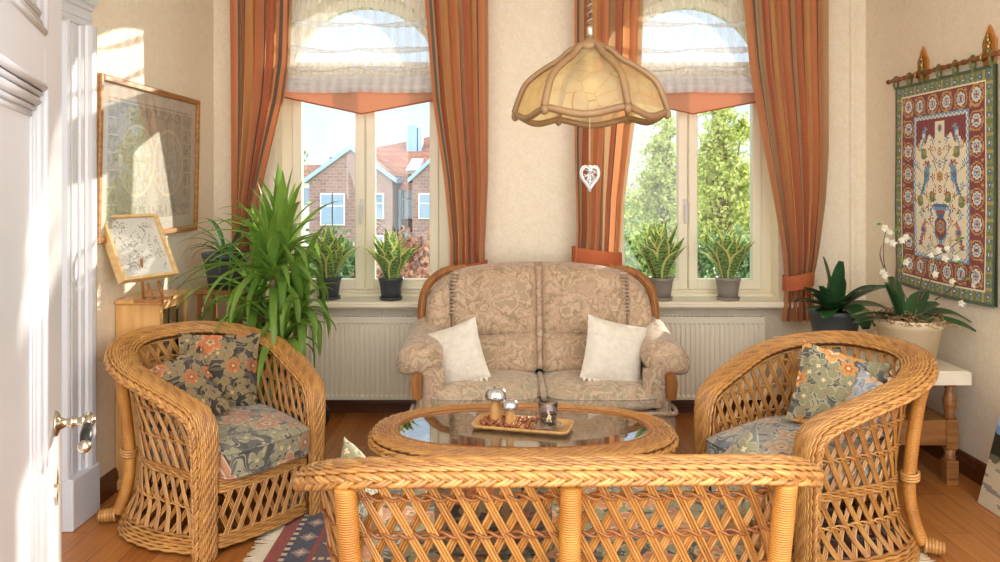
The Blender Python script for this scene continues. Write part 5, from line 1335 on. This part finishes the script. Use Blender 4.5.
for y, c in ((92, 'rd'), (84, 'bl'), (68, 'rd'), (76, 'gd')): flower(cx_, y, 3, 'cr' if c != 'gd' else 'gd', c, 'rd')
for y, w_, c in ((57, 8, 'db'), (55, 7, 'bl'), (53, 5, 'rd'), (51, 4, 'db')): disc(cx_, y, 1.6, c, w_ / 1.6, 1)
disc(cx_, 43, 7.6, 'db', .85, 1.05); disc(cx_, 43, 6.2, 'mr', .85, 1.05); flower(cx_, 44, 4, 'gd', 'rd', 'bl'); disc(cx_, 33.5, 2.4, 'bl'); disc(cx_, 30, 1.8, 'gd', 4, 1); disc(cx_, 31.4, .9, 'rd', 6, 1); disc(cx_, 28.5, .9, 'db', 8, 1)
sym(lambda X: (line(X(8), 56, X(10.5), 54, 'bl', .8), line(X(10.5), 54, X(8.5), 51, 'bl', .8)))
T_im *= (1 + .10 * (rng.rand(THp, TWp, 1) - .5))
t = empty('wall_tapestry', (XR - .012, 4.355, .965)); tag(t, 'embroidered tapestry with a vase and birds hanging from a rod on the right wall', 'tapestry')
M['wool'] = patmat('woolen_embroidery', .95, .9, .3)
hT = 1.262
def tcurve(x, y, z): return (-.010 + .006 * math.sin(z * 5 + x * 4) * (1 - z / hT) - .004, x, z + .012 * math.cos(x * 3.4) * (1 - z / hT) * -1)
raster('embroidered_panel', T_im, -.49, .49, 0, hT, M['wool'], t, plane='XZ', off=0, curve=tcurve)
b = MB(); b.box((-.006, -.488, .004), (-.001, .488, hT - .002)); b.build('lining', mat('green_lining', hexc('3f4d30'), .9), t)
b = MB(); pr = [(-.03, -.56, hT + .045)]
rad_ = []; ys = np.linspace(-.53, .53, 150)
b.tube([(-.030, y, hT + .045) for y in ys], [.0115 + .0035 * (math.sin(y * 95) > .2) - .002 * (abs(math.sin(y * 30)) < .15) for y in ys], 12, W=(0, 0, 1)); b.ball((-.03, -.545, hT + .045), .016); b.ball((-.03, .545, hT + .045), .016)
b.build('turned_rod', woodmat('rod_wood', hexc('9a5b30'), hexc('733d1c'), 1, .3), t)
for k in range(7):
    y = -.47 + k * .94 / 6; b = MB(); an = np.linspace(0, 2 * PI, 13)[:-1]
    b.tube([(-.020 + .017 * math.cos(a), y + .006 * math.cos(a), hT + .028 + .042 * math.sin(a)) for a in an], .007, 5, closed=True); b.build('hanging_loop', mat('green_loop', hexc('6c7a4c'), .9), t)
for y in (.20, -.42):
    b = MB(); pl = [(.0, -.055), (.0, .075), (.018, .10), (.036, .08)]
    sh = [(-.048, -.06), (.048, -.06), (.055, .06), (.03, .095), (.0, .15), (-.03, .095), (-.055, .06)]
    b.prism([(-.004, y + a, hT + .065 + c) for a, c in sh], (.012, 0, 0)); o = b.build('wooden_plaque', woodmat('honey_plaque', hexc('c27e34'), hexc('a8652a'), 2, .3), t)
    b = MB()
    for (a, c, r_) in ((0, .07, .020), (0, .035, .026), (-.014, .05, .014), (.014, .05, .014), (0, .092, .012), (0, .01, .02), (-.018, .018, .01), (.018, .018, .01)): b.ball((-.012, y + a, hT + .065 + c), (r_ * .5, r_ * .8, r_), 8, 6)
    b.tube([(-.01, y, hT + .07), (-.045, y, hT + .055), (-.05, y, hT + .03), (-.03, y, hT + .025)], .006, 6); b.build('brass_hook', mat('antique_brass', hexc('a68f52'), .35, .9), o)
# ================================================================== bench with orchids, leaning picture
t = empty('low_bench', (2.13, 4.42, 0)); tag(t, 'low wooden bench with turned legs and a cream cloth top behind the right armchair', 'bench')
b = MB(); b.box((-.33, -.45, .535), (.33, .45, .585), bev=.006); b.build('bench_top', M['bench_wood'], t)
for sx in (-1, 1):
    for sy in (-1, 1):
        b = MB(); c = (sx * .28, sy * .40, 0); b.box((c[0] - .033, c[1] - .033, .0), (c[0] + .033, c[1] + .033, .03), bev=.004); b.box((c[0] - .032, c[1] - .032, .03), (c[0] + .032, c[1] + .032, .13), bev=.004)
        b.box((c[0] - .032, c[1] - .032, .19), (c[0] + .032, c[1] + .032, .35), bev=.006)
        b.lathe([(.028, .13), (.031, .145), (.024, .16), (.031, .19)], 14, c); b.lathe([(.03, .35), (.024, .37), (.032, .42), (.036, .45), (.024, .49), (.020, .50), (.033, .535)], 14, c); b.build('turned_leg', M['bench_wood'], t)
b = MB(); b.box((-.26, -.42, .21), (.26, -.395, .345), bev=.004); b.box((-.26, .395, .21), (.26, .42, .345), bev=.004); b.box((-.295, -.38, .21), (-.27, .38, .345), bev=.004); b.box((.27, -.38, .21), (.295, .38, .345), bev=.004); b.box((-.28, -.41, .325), (.28, .41, .343)); b.build('lower_box', M['bench_wood'], t)
b = MB(); b.box((-.35, -.47, .587), (.35, .47, .618), bev=.012)
for (lo, hi) in (((-.352, -.474, .545), (.352, -.466, .612)), ((-.352, .466, .545), (.352, .474, .612)), ((-.356, -.47, .545), (-.348, .47, .612)), ((.348, -.47, .545), (.356, .47, .612))): b.box(lo, hi, bev=.003)
b.build('cream_cover', mat('cream_oilcloth', hexc('e4dcca'), .5, c2=hexc('d9cfba'), ns=8), t)
ZBn = .619
t = empty('potted_orchid', (2.06, 4.62, ZBn)); tag(t, 'orchid without flowers, broad dark leaves, in an anthracite pot on the bench', 'plant', 'orchids on the bench')
b = MB(); pot(b, .115, .152, .215); b.build('plant_pot', M['pot_dark'], t)
b = MB(); b.lathe([(0, 0), (.13, 0), (.14, .012), (.12, .012), (0, .006)], 24); b.build('pot_saucer', M['pot_dark'], t)
b = MB(); b.lathe([(0, .197), (.14, .194)], 16); b.build('soil', M['soil'], t)
def broad(t, base, az, L_, el_, dr_, w_, m='leaf_dark'):
    b = MB(); d = np.array((math.cos(az), math.sin(az), 0)); p = np.array(base, float); pts = [p.copy()]; e = el_; seg = 12
    for i in range(seg): p = p + (d * math.cos(e) + np.array((0, 0, math.sin(e)))) * L_ / seg; pts.append(p.copy()); e -= dr_ / seg
    vs = np.linspace(0, 1, seg + 1); wd = [1.8 * w_ * (.45 + .55 * math.sin(PI * min(1, .12 + v * .75))) * (1 - max(0, v - .7) / .3) ** .55 + .001 for v in vs]
    b.blade(pts, wd, (-math.sin(az), math.cos(az), .15), .22); b.build('leaf', M[m], t)
for (az, L_, e_, dr_, w_) in ((2.6, .37, 88, .25, .034), (.3, .34, 86, .1, .030), (PI, .26, 62, .9, .032), (PI * .9, .20, 40, 1.0, .03), (-.2, .36, 48, .75, .033), (.1, .42, 22, 1.0, .034), (-1.2, .30, 40, 2.4, .038), (-.7, .28, 35, 2.2, .03), (PI * 1.2, .24, 30, .9, .028), (-2.2, .22, 25, 1.2, .03), (1.6, .3, 50, 1.2, .03), (2.2, .28, 35, 1.2, .03), (-1.7, .2, 55, 1.2, .03), (-1.0, .24, 62, .8, .034), (-2.6, .26, 55, .9, .032), (1.0, .28, 70, .4, .03), (-.4, .3, 60, .9, .034), (3.4, .2, 75, .5, .026)):
    broad(t, (.02 * math.cos(az), .02 * math.sin(az), .20), az, L_, rad(e_), dr_, w_)
CPx, CPy = 2.255, 4.14
t = empty('potted_orchid', (CPx, CPy, ZBn)); tag(t, 'white flowering orchid in a large cream pot on the bench, before the tapestry', 'plant', 'orchids on the bench')
b = MB(); b.lathe([(0, 0), (.125, 0), (.160, .2), (.172, .205), (.180, .245), (.178, .25), (.168, .25), (.163, .215), (0, .215)], 36); b.build('plant_pot', M['pot_cream'], t)
b = MB(); rs = np.random.RandomState(9)
for i in range(420):
    a = rs.rand() * 6.28; q = .20 * math.sqrt(rs.rand()); z = .235 + .05 * rs.rand() * (1 - q / .22); dx, dy, dz = rs.randn(3) * (.035, .035, .012); x, y = q * math.cos(a), q * math.sin(a)
    b.tube([(x, y, z), (x + dx * .5, y + dy * .5, z + dz + .01), (x + dx, y + dy, z + dz * .5)], .0022, 4)
o = b.build('dry_moss', M['moss'], t); o['kind'] = 'stuff'
for (az, L_, e_, dr_, w_) in ((PI, .30, 25, .9, .03), (PI * .97, .24, 75, .2, .036), (2.2, .26, 80, .15, .042), (-.1, .36, 30, 1.3, .030), (-.5, .34, 15, .9, .026), (.4, .22, 60, .5, .03), (PI * 1.1, .34, 12, .5, .03), (-1.3, .16, 20, .8, .035), (0, .2, 45, .6, .03)):
    broad(t, (-.02 + .03 * math.cos(az), .03 * math.sin(az), .235), az, L_, rad(e_), dr_, w_)
def loc_(x, y, dy=0): v = P(x, y, CPy + dy); return np.array(v) - np.array((CPx, CPy, ZBn))
stems = [[(899, 308, 0), (891, 285, .02), (884, 262, .03), (884, 240, .03), (887, 228, .02)], [(893, 300, 0), (896, 270, -.02), (897, 248, -.02), (896, 232, -.03)], [(884, 268, .02), (880, 255, .04), (882, 245, .05)], [(917, 306, 0), (921, 282, -.03), (926, 262, -.05), (944, 252, -.08), (957, 243, -.10), (963, 240, -.1)], [(920, 300, 0), (930, 280, -.03), (936, 258, -.06)], [(935, 300, 0), (950, 290, -.06), (968, 275, -.10), (980, 270, -.12)], [(907, 300, 0), (901, 285, .03), (903, 262, .03), (906, 240, .03)]]
for st_ in stems:
    b = MB(); pts = spl([loc_(x, y, d_) for x, y, d_ in st_], 5); b.tube(pts, np.linspace(.0042, .0016, len(pts)), 6); b.build('flower_stem', M['stem'], t)
fl = [(884, 228, .02), (889, 232, .01), (886, 240, .02), (892, 243, 0), (901, 240, -.02), (905, 237, .03), (884, 275, .04), (882, 272, .05), (937, 250, -.06), (930, 255, -.05), (946, 248, -.09), (955, 258, -.08), (944, 258, -.07), (905, 262, .03), (951, 281, -.08), (960, 303, -.10), (973, 285, -.1), (934, 274, -.05)]
for i, (x, y, d_) in enumerate(fl):
    b = MB(); c = loc_(x, y, d_ - .012); sc = .018 + .005 * rs.rand(); az0 = rs.rand() * 6
    for k in range(5):
        a = az0 + k * 1.257; d = np.array((math.cos(a), -.35 + .3 * rs.randn() * .4, math.sin(a))); s_ = np.cross(d, (0, 1, 0)); pts = [c + d * sc * v + np.array((0, -.006 * v * v, 0)) for v in np.linspace(0, 1, 6)]
        b.blade(pts, [sc * .42 * math.sin(PI * (.12 + .80 * v)) for v in np.linspace(0, 1, 6)], s_, .15)
    b.ball(tuple(c + np.array((0, -.006, 0))), .005, 6, 5); b.build('blossom', M['petal'], t)
for (x, y, d_) in ((879, 224, .04), (896, 230, -.02), (902, 260, .0), (962, 238, -.1), (957, 240, -.1), (959, 262, -.1), (979, 270, -.12), (968, 279, -.1)):
    b = MB(); c = loc_(x, y, d_); b.ball(tuple(c), (.014, .006, .007), 8, 6); b.build('bud', M['leaf_fresh'], t)
# picture leaning on the floor
t = empty('leaning_canvas', (2.40, 3.45, 0)); tag(t, 'landscape picture with blue sky standing on the floor against the right wall', 'picture')
im = np.zeros((70, 74, 3))
for j in range(70):
    for i in range(74):
        n1 = mnoise.noise(Vector((i * .12, j * .12, 3))); n2 = mnoise.noise(Vector((i * .06, j * .35, 8))); v = j / 70
        if v > .66 + .08 * n1: c = hexc('6f9fc8') if n1 < .15 else hexc('a9c4d8')
        elif v > .46 + .10 * n1: c = hexc('2c2b22') if n1 > -.2 else hexc('6b6a50')
        elif v > .36 + .05 * n1: c = hexc('c9bb9c')
        else: c = hexc('d3c5a8') if n2 < .12 else hexc('948e80')
        im[j, i] = c
Lm = Matrix.Rotation(math.atan2(.135, .53), 4, 'Y')
raster('painted_canvas', im, -.32, .32, .0, .55, M['print'], t, plane='XZ', off=0, curve=lambda x, y, z: tuple(Lm @ Vector((-.001, -x, z + .004))))
b = MB(); b.box((0, -.32, .004), (.022, .32, .554), M=Lm); b.build('stretcher', M['pale_wood'], t)
# ================================================================== outside: lawn, houses, trees, shrubs
GZ = -3.3
def grassmat(): return mat('lawn', hexc('7c9a4c'), .9, c2=hexc('5f8040'), ns=.6)
b = MB(); b.box((-90, 5.9, GZ - .2), (90, 140, GZ)); o = b.build('garden_ground', grassmat()); o['kind'] = 'structure'
def brickm(name, a, c, mo, sc, w_=.5, h_=.25):
    m, nt, b = newmat(name); tc = nt.nodes.new('ShaderNodeTexCoord'); sp = nt.nodes.new('ShaderNodeSeparateXYZ'); nt.links.new(tc.outputs['Object'], sp.inputs[0])
    ad = N(nt, 'ShaderNodeMath', operation='ADD'); nt.links.new(sp.outputs[0], ad.inputs[0]); nt.links.new(sp.outputs[1], ad.inputs[1]); cb_ = nt.nodes.new('ShaderNodeCombineXYZ'); nt.links.new(ad.outputs[0], cb_.inputs[0]); nt.links.new(sp.outputs[2], cb_.inputs[1])
    br = N(nt, 'ShaderNodeTexBrick', Scale=sc); br.inputs['Color1'].default_value = (*a, 1); br.inputs['Color2'].default_value = (*c, 1); br.inputs['Mortar'].default_value = (*mo, 1); br.inputs['Brick Width'].default_value = w_; br.inputs['Row Height'].default_value = h_; br.inputs['Mortar Size'].default_value = .02
    nt.links.new(cb_.outputs[0], br.inputs[0]); nt.links.new(br.outputs[0], b.inputs['Base Color']); b.inputs['Roughness'].default_value = .85; return m
BR = brickm('house_brick', hexc('8a706e'), hexc('7a605e'), hexc('98877f'), 2.2); RF = brickm('roof_tiles', hexc('ab7a66'), hexc('986554'), hexc('7a5548'), 1.5, .3, .32)
HW = mat('house_white_trim', hexc('e8e8e6'), .5); HG = mat('house_window_glass', hexc('5f7f9c'), .08, spec=1)
ZINC = mat('zinc_sheet', hexc('86a4ba'), .4, .2)
def gable(b, x0, x1, y0, y1, z0, zr, mi=0):
    xm = (x0 + x1) / 2; b.prism([(x0, y0, z0), (x1, y0, z0), (xm, y0, zr)], (0, y1 - y0, 0), mi)
def hwin(t, x0, x1, z0, z1, y):
    b = MB(); b.box((x0 - .08, y - .06, z0 - .08), (x1 + .08, y + .05, z1 + .08)); o = b.build('window', HW, t)
    b = MB(); n_ = max(1, round((x1 - x0) / .9)); w_ = (x1 - x0) / n_
    for k in range(n_):
        b.box((x0 + k * w_ + .05, y - .09, z0 + .05), (x0 + (k + 1) * w_ - .05, y - .061, z0 + (z1 - z0) * .55)); b.box((x0 + k * w_ + .05, y - .09, z0 + (z1 - z0) * .55 + .08), (x0 + (k + 1) * w_ - .05, y - .061, z1 - .05))
    b.build('pane', HG, o)
HY = 27.
hx = lambda x: (x - CX) * HY / F; hz = lambda y: HC - (y - CY) * HY / F
t = empty('brick_house', (hx(385), HY, GZ)); tag(t, 'large brick house with a red tiled roof and a tall metal chimney outside', 'building')
IM = Matrix.Translation((-hx(385), -HY, -GZ))
def hb(name, m, fn, par=t, label=None): b = MB(); fn(b); return b.build(name, m, par, M=IM, label=label)
wall = hb('brick_wall', BR, lambda b: b.box((hx(325), HY + .3, GZ), (hx(520), HY + 9, hz(176))))
def roof(b):
    x0, x1 = hx(318), hx(530); z0, z1, z2 = hz(190), hz(152), hz(134)
    A0 = [(x0, HY - .1, z0), (x1, HY - .1, z0), (x1, HY + 9.4, z0), (x0, HY + 9.4, z0)]; A1 = [(hx(334), HY + 1.6, z1), (x1 - 1, HY + 1.6, z1), (x1 - 1, HY + 7.6, z1), (hx(334), HY + 7.6, z1)]; A2 = [(hx(398), HY + 4.6, z2), (x1 - 3, HY + 4.6, z2 + .4), (x1 - 3, HY + 4.8, z2 + .4), (hx(398), HY + 4.8, z2)]
    V = A0 + A1 + A2; F_ = [(3, 2, 1, 0), (8, 9, 10, 11)]
    for o_ in (0, 4):
        for i in range(4): F_.append((o_ + i, o_ + (i + 1) % 4, o_ + 4 + (i + 1) % 4, o_ + 4 + i))
    b.add(V, F_, 0, False)
hb('tiled_roof', RF, roof)
for xa, xb, zt_, zr_ in ((319, 398, 176, 147), (417, 480, 176, 146)):
    hb('gable_wing', BR, lambda b: (b.box((hx(xa), HY - 1.4, GZ), (hx(xb), HY + .29, hz(zt_))), gable(b, hx(xa), hx(xb), HY - 1.4, HY + .29, hz(zt_), hz(zr_) - .15)))
    def verge(b):
        xm = (hx(xa) + hx(xb)) / 2
        for (x_, s_) in ((hx(xa), -1), (hx(xb), 1)): b.prism([(x_ + s_ * .15, HY - 1.5, hz(zt_) - .1), (xm, HY - 1.5, hz(zr_)), (xm, HY - 1.5, hz(zr_) - .16), (x_ + s_ * .15, HY - 1.5, hz(zt_) - .26)], (0, 2.6, 0))
    hb('gable_verge', ZINC, verge)
    hb('gable_roof', RF, lambda b: gable(b, hx(xa) - .1, hx(xb) + .1, HY - 1.3, HY + 3.0, hz(zt_) - .02, hz(zr_) - .02))
for (xa, xb, ya, yb, yy) in ((331, 341, 222, 194, HY - 1.4), (342, 352, 222, 194, HY - 1.4), (379, 389, 216, 194, HY - 1.4), (424, 436, 216, 194, HY - 1.4), (402, 415, 218, 188, HY + .3), (331, 341, 262, 236, HY - 1.4), (342, 352, 262, 236, HY - 1.4), (379, 389, 258, 234, HY - 1.4), (402, 415, 262, 234, HY + .3), (440, 450, 216, 194, HY - 1.4)):
    b = MB(); x0, x1, z0_, z1_ = hx(xa), hx(xb), hz(ya), hz(yb)
    b.box((x0 - .04, yy - .06, z0_ - .04), (x1 + .04, yy + .02, z1_ + .04)); o = b.build('window', HW, t, M=IM)
    b = MB(); b.box((x0, yy - .09, z0_), (x1, yy - .061, z0_ + (z1_ - z0_) * .6)); b.box((x0, yy - .09, z0_ + (z1_ - z0_) * .65), (x1, yy - .061, z1_)); b.build('pane', HG, o, M=IM)
hb('chimney', ZINC, lambda b: (b.box((hx(400), HY + 1.9, hz(155)), (hx(411), HY + 2.6, hz(121))), b.box((hx(412), HY + 1.9, hz(155)), (hx(416), HY + 2.6, hz(123)))))
hb('skylight', HW, lambda b: b.prism([(hx(405), HY + .35, hz(174)), (hx(418), HY + .35, hz(174)), (hx(421), HY + 1.0, hz(162)), (hx(409), HY + 1.0, hz(162))], (0, -.15, .15)))
hb('downpipe', ZINC, lambda b: b.tube([(hx(400), HY - .1, hz(190)), (hx(400), HY - .1, GZ)], .07, 8))
t2 = empty('small_house', (hx(300), HY + 6, GZ)); tag(t2, 'lower pale house with a brown tiled roof beside the large brick house', 'building')
I2 = Matrix.Translation((-hx(300), -HY - 6, -GZ)); Y2 = HY + 6; h2x = lambda x: (x - CX) * Y2 / F; h2z = lambda y: HC - (y - CY) * Y2 / F
b = MB(); b.box((h2x(255), Y2, GZ), (h2x(330), Y2 + 6, h2z(178))); b.build('rendered_wall', HW, t2, M=I2)
b = MB(); b.prism([(h2x(252), Y2 - .4, h2z(180)), (h2x(252), Y2 + 3, h2z(163)), (h2x(252), Y2 + 6.4, h2z(180))], (h2x(333) - h2x(252), 0, 0)); b.build('tiled_roof', RF, t2, M=I2)
b = MB(); b.box((h2x(316), Y2 + 2.6, h2z(166)), (h2x(322), Y2 + 3.4, h2z(155))); b.build('chimney', BR, t2, M=I2)
hwt = MB(); hwt.box((h2x(300), Y2 - .08, h2z(205)), (h2x(312), Y2 + .02, h2z(188))); hwt.build('window', HG, t2, M=I2)
LV = [mat('foliage_light', hexc('a9b85c'), .6, trans=.4, island=[(0, hexc('8fa550')), (.5, hexc('b7c06a')), (1, hexc('cfcf86'))]),
      mat('foliage_mid', hexc('7f9a52'), .6, trans=.35, island=[(0, hexc('6c8a48')), (.6, hexc('93a85c')), (1, hexc('a9b470'))]),
      mat('foliage_dark', hexc('56754a'), .6, trans=.25, island=[(0, hexc('47683f')), (1, hexc('6e8a58'))]),
      mat('foliage_reddish', hexc('a0705c'), .7, trans=.3, island=[(0, hexc('8a5a4a')), (1, hexc('b98f70'))])]
BK_ = mat('tree_bark', hexc('6b5a48'), .9, bs=.5, bscale=20)
def tree(name, label, x, y, blobs, nleaf, ls, lm, seed, trunk=.12, cat='tree', group=None):
    rs = np.random.RandomState(seed); t = empty(name, (x, y, GZ)); tag(t, label, cat, group)
    vol = np.array([r[3] ** 2 for r in blobs]); vol = vol / vol.sum(); V = np.zeros((nleaf, 4, 3)); 
    for i in range(nleaf):
        bx, by, bz, br = blobs[rs.choice(len(blobs), p=vol)]; d = rs.randn(3); d /= np.linalg.norm(d); q = br * (rs.rand() ** .45)
        # clumps: noise decides where leaves gather
        c = np.array((bx, by, bz)) + rs.randn(3) * br * .52
        for _ in range(3):
            if mnoise.noise(Vector(c * (1.1 / br))) < .02: c = np.array((bx, by, bz)) + rs.randn(3) * br * .6
        a = rs.randn(3); a /= np.linalg.norm(a); e = np.cross(a, rs.randn(3)); e /= np.linalg.norm(e); l_ = ls * (.7 + .6 * rs.rand())
        V[i] = (c - a * l_ * .5, c + e * l_ * .28, c + a * l_ * .5, c - e * l_ * .28)
    b = MB(); b.add(V.reshape(-1, 3), [(4 * i, 4 * i + 1, 4 * i + 2, 4 * i + 3) for i in range(nleaf)], 0, False); b.build('foliage', lm, t)
    b = MB(); zc = max(q[2] for q in blobs); b.tube(spl([(0, 0, 0), (.1, 0, zc * .4), (0, .05, zc * .8), (.05, 0, zc)], 6), np.linspace(trunk, trunk * .25, 19), 8)
    for (bx, by, bz, br) in blobs: b.tube(spl([(0, 0, max(.1, bz * .45)), (bx * .4, by * .4, bz * .75), (bx, by, bz)], 5), np.linspace(trunk * .3, trunk * .07, 11), 6)
    b.build('trunk', BK_, t)
def W_(x, y, Y): p = P(x, y, Y); return p.x, p.z - GZ
def blobs(Y, x0, l): return [((x - x0) * Y / F, (k % 3 - 1) * r * Y / F * .5, W_(x, y, Y)[1], r * Y / F) for k, (x, y, r) in enumerate(l)]
tree('garden_tree', 'tall airy light green tree filling the right pane of the right window', hx(722) * 14 / HY, 14, blobs(14, 722, [(722, 130, 15), (710, 150, 16), (733, 155, 16), (712, 180, 18), (735, 185, 17), (716, 210, 20), (740, 215, 18), (704, 228, 14), (722, 240, 20), (716, 112, 10), (742, 130, 10), (748, 180, 14), (704, 170, 11)]), 11000, .095, LV[0], 1)
tree('garden_tree', 'light green tree behind the window mullion, rising toward the hanging heart', hx(668) * 16 / HY, 16, blobs(16, 668, [(668, 130, 11), (660, 148, 14), (672, 165, 18), (655, 178, 15), (670, 195, 20), (650, 208, 16), (676, 222, 20), (648, 232, 16)]), 10000, .105, LV[0], 2)
tree('garden_tree', 'darker rounded tree low in the left pane of the right window', hx(640) * 20 / HY, 20, blobs(20, 640, [(632, 215, 18), (650, 222, 20), (622, 228, 16), (640, 245, 24), (668, 245, 22), (612, 240, 14)]), 8000, .13, LV[1], 3)
tree('garden_tree', 'broad mid green tree behind the other trees in the right window', hx(700) * 30 / HY, 30, blobs(30, 700, [(690, 190, 14), (705, 200, 18), (740, 205, 20), (672, 215, 18), (720, 225, 24), (760, 215, 20), (640, 230, 16), (690, 245, 24)]), 5000, .26, LV[1], 4)
tree('garden_tree', 'small tree peeking in at the left edge of the left window', hx(296) * 18 / HY, 18, blobs(18, 296, [(294, 148, 7), (296, 160, 7), (292, 172, 9), (286, 190, 14), (280, 210, 16)]), 2200, .14, LV[1], 5)
SG = 'shrubs below the windows outside'
for k, (x, y, l, m_, lb) in enumerate(((330, 9, [(312, 268, 24), (330, 262, 20), (345, 275, 22)], 2, 'dark green shrub outside behind the left sill plant'), (405, 9, [(392, 262, 20), (408, 252, 17), (425, 262, 22), (415, 285, 22)], 3, 'reddish twiggy shrub outside behind the plant near the curtain'),
        (640, 9.5, [(626, 262, 22), (645, 268, 22), (662, 262, 20)], 1, 'green shrub outside behind the plant nearest the sofa'), (730, 9.5, [(708, 262, 20), (728, 256, 20), (748, 266, 22)], 2, 'dark shrub outside behind the plant farther from the sofa'))):
    tree('garden_shrub', lb, (x - CX) * y / F, y, blobs(y, x, l), 1500 if m_ == 3 else 2600, .09, LV[m_], 20 + k, .05, 'shrub', SG)
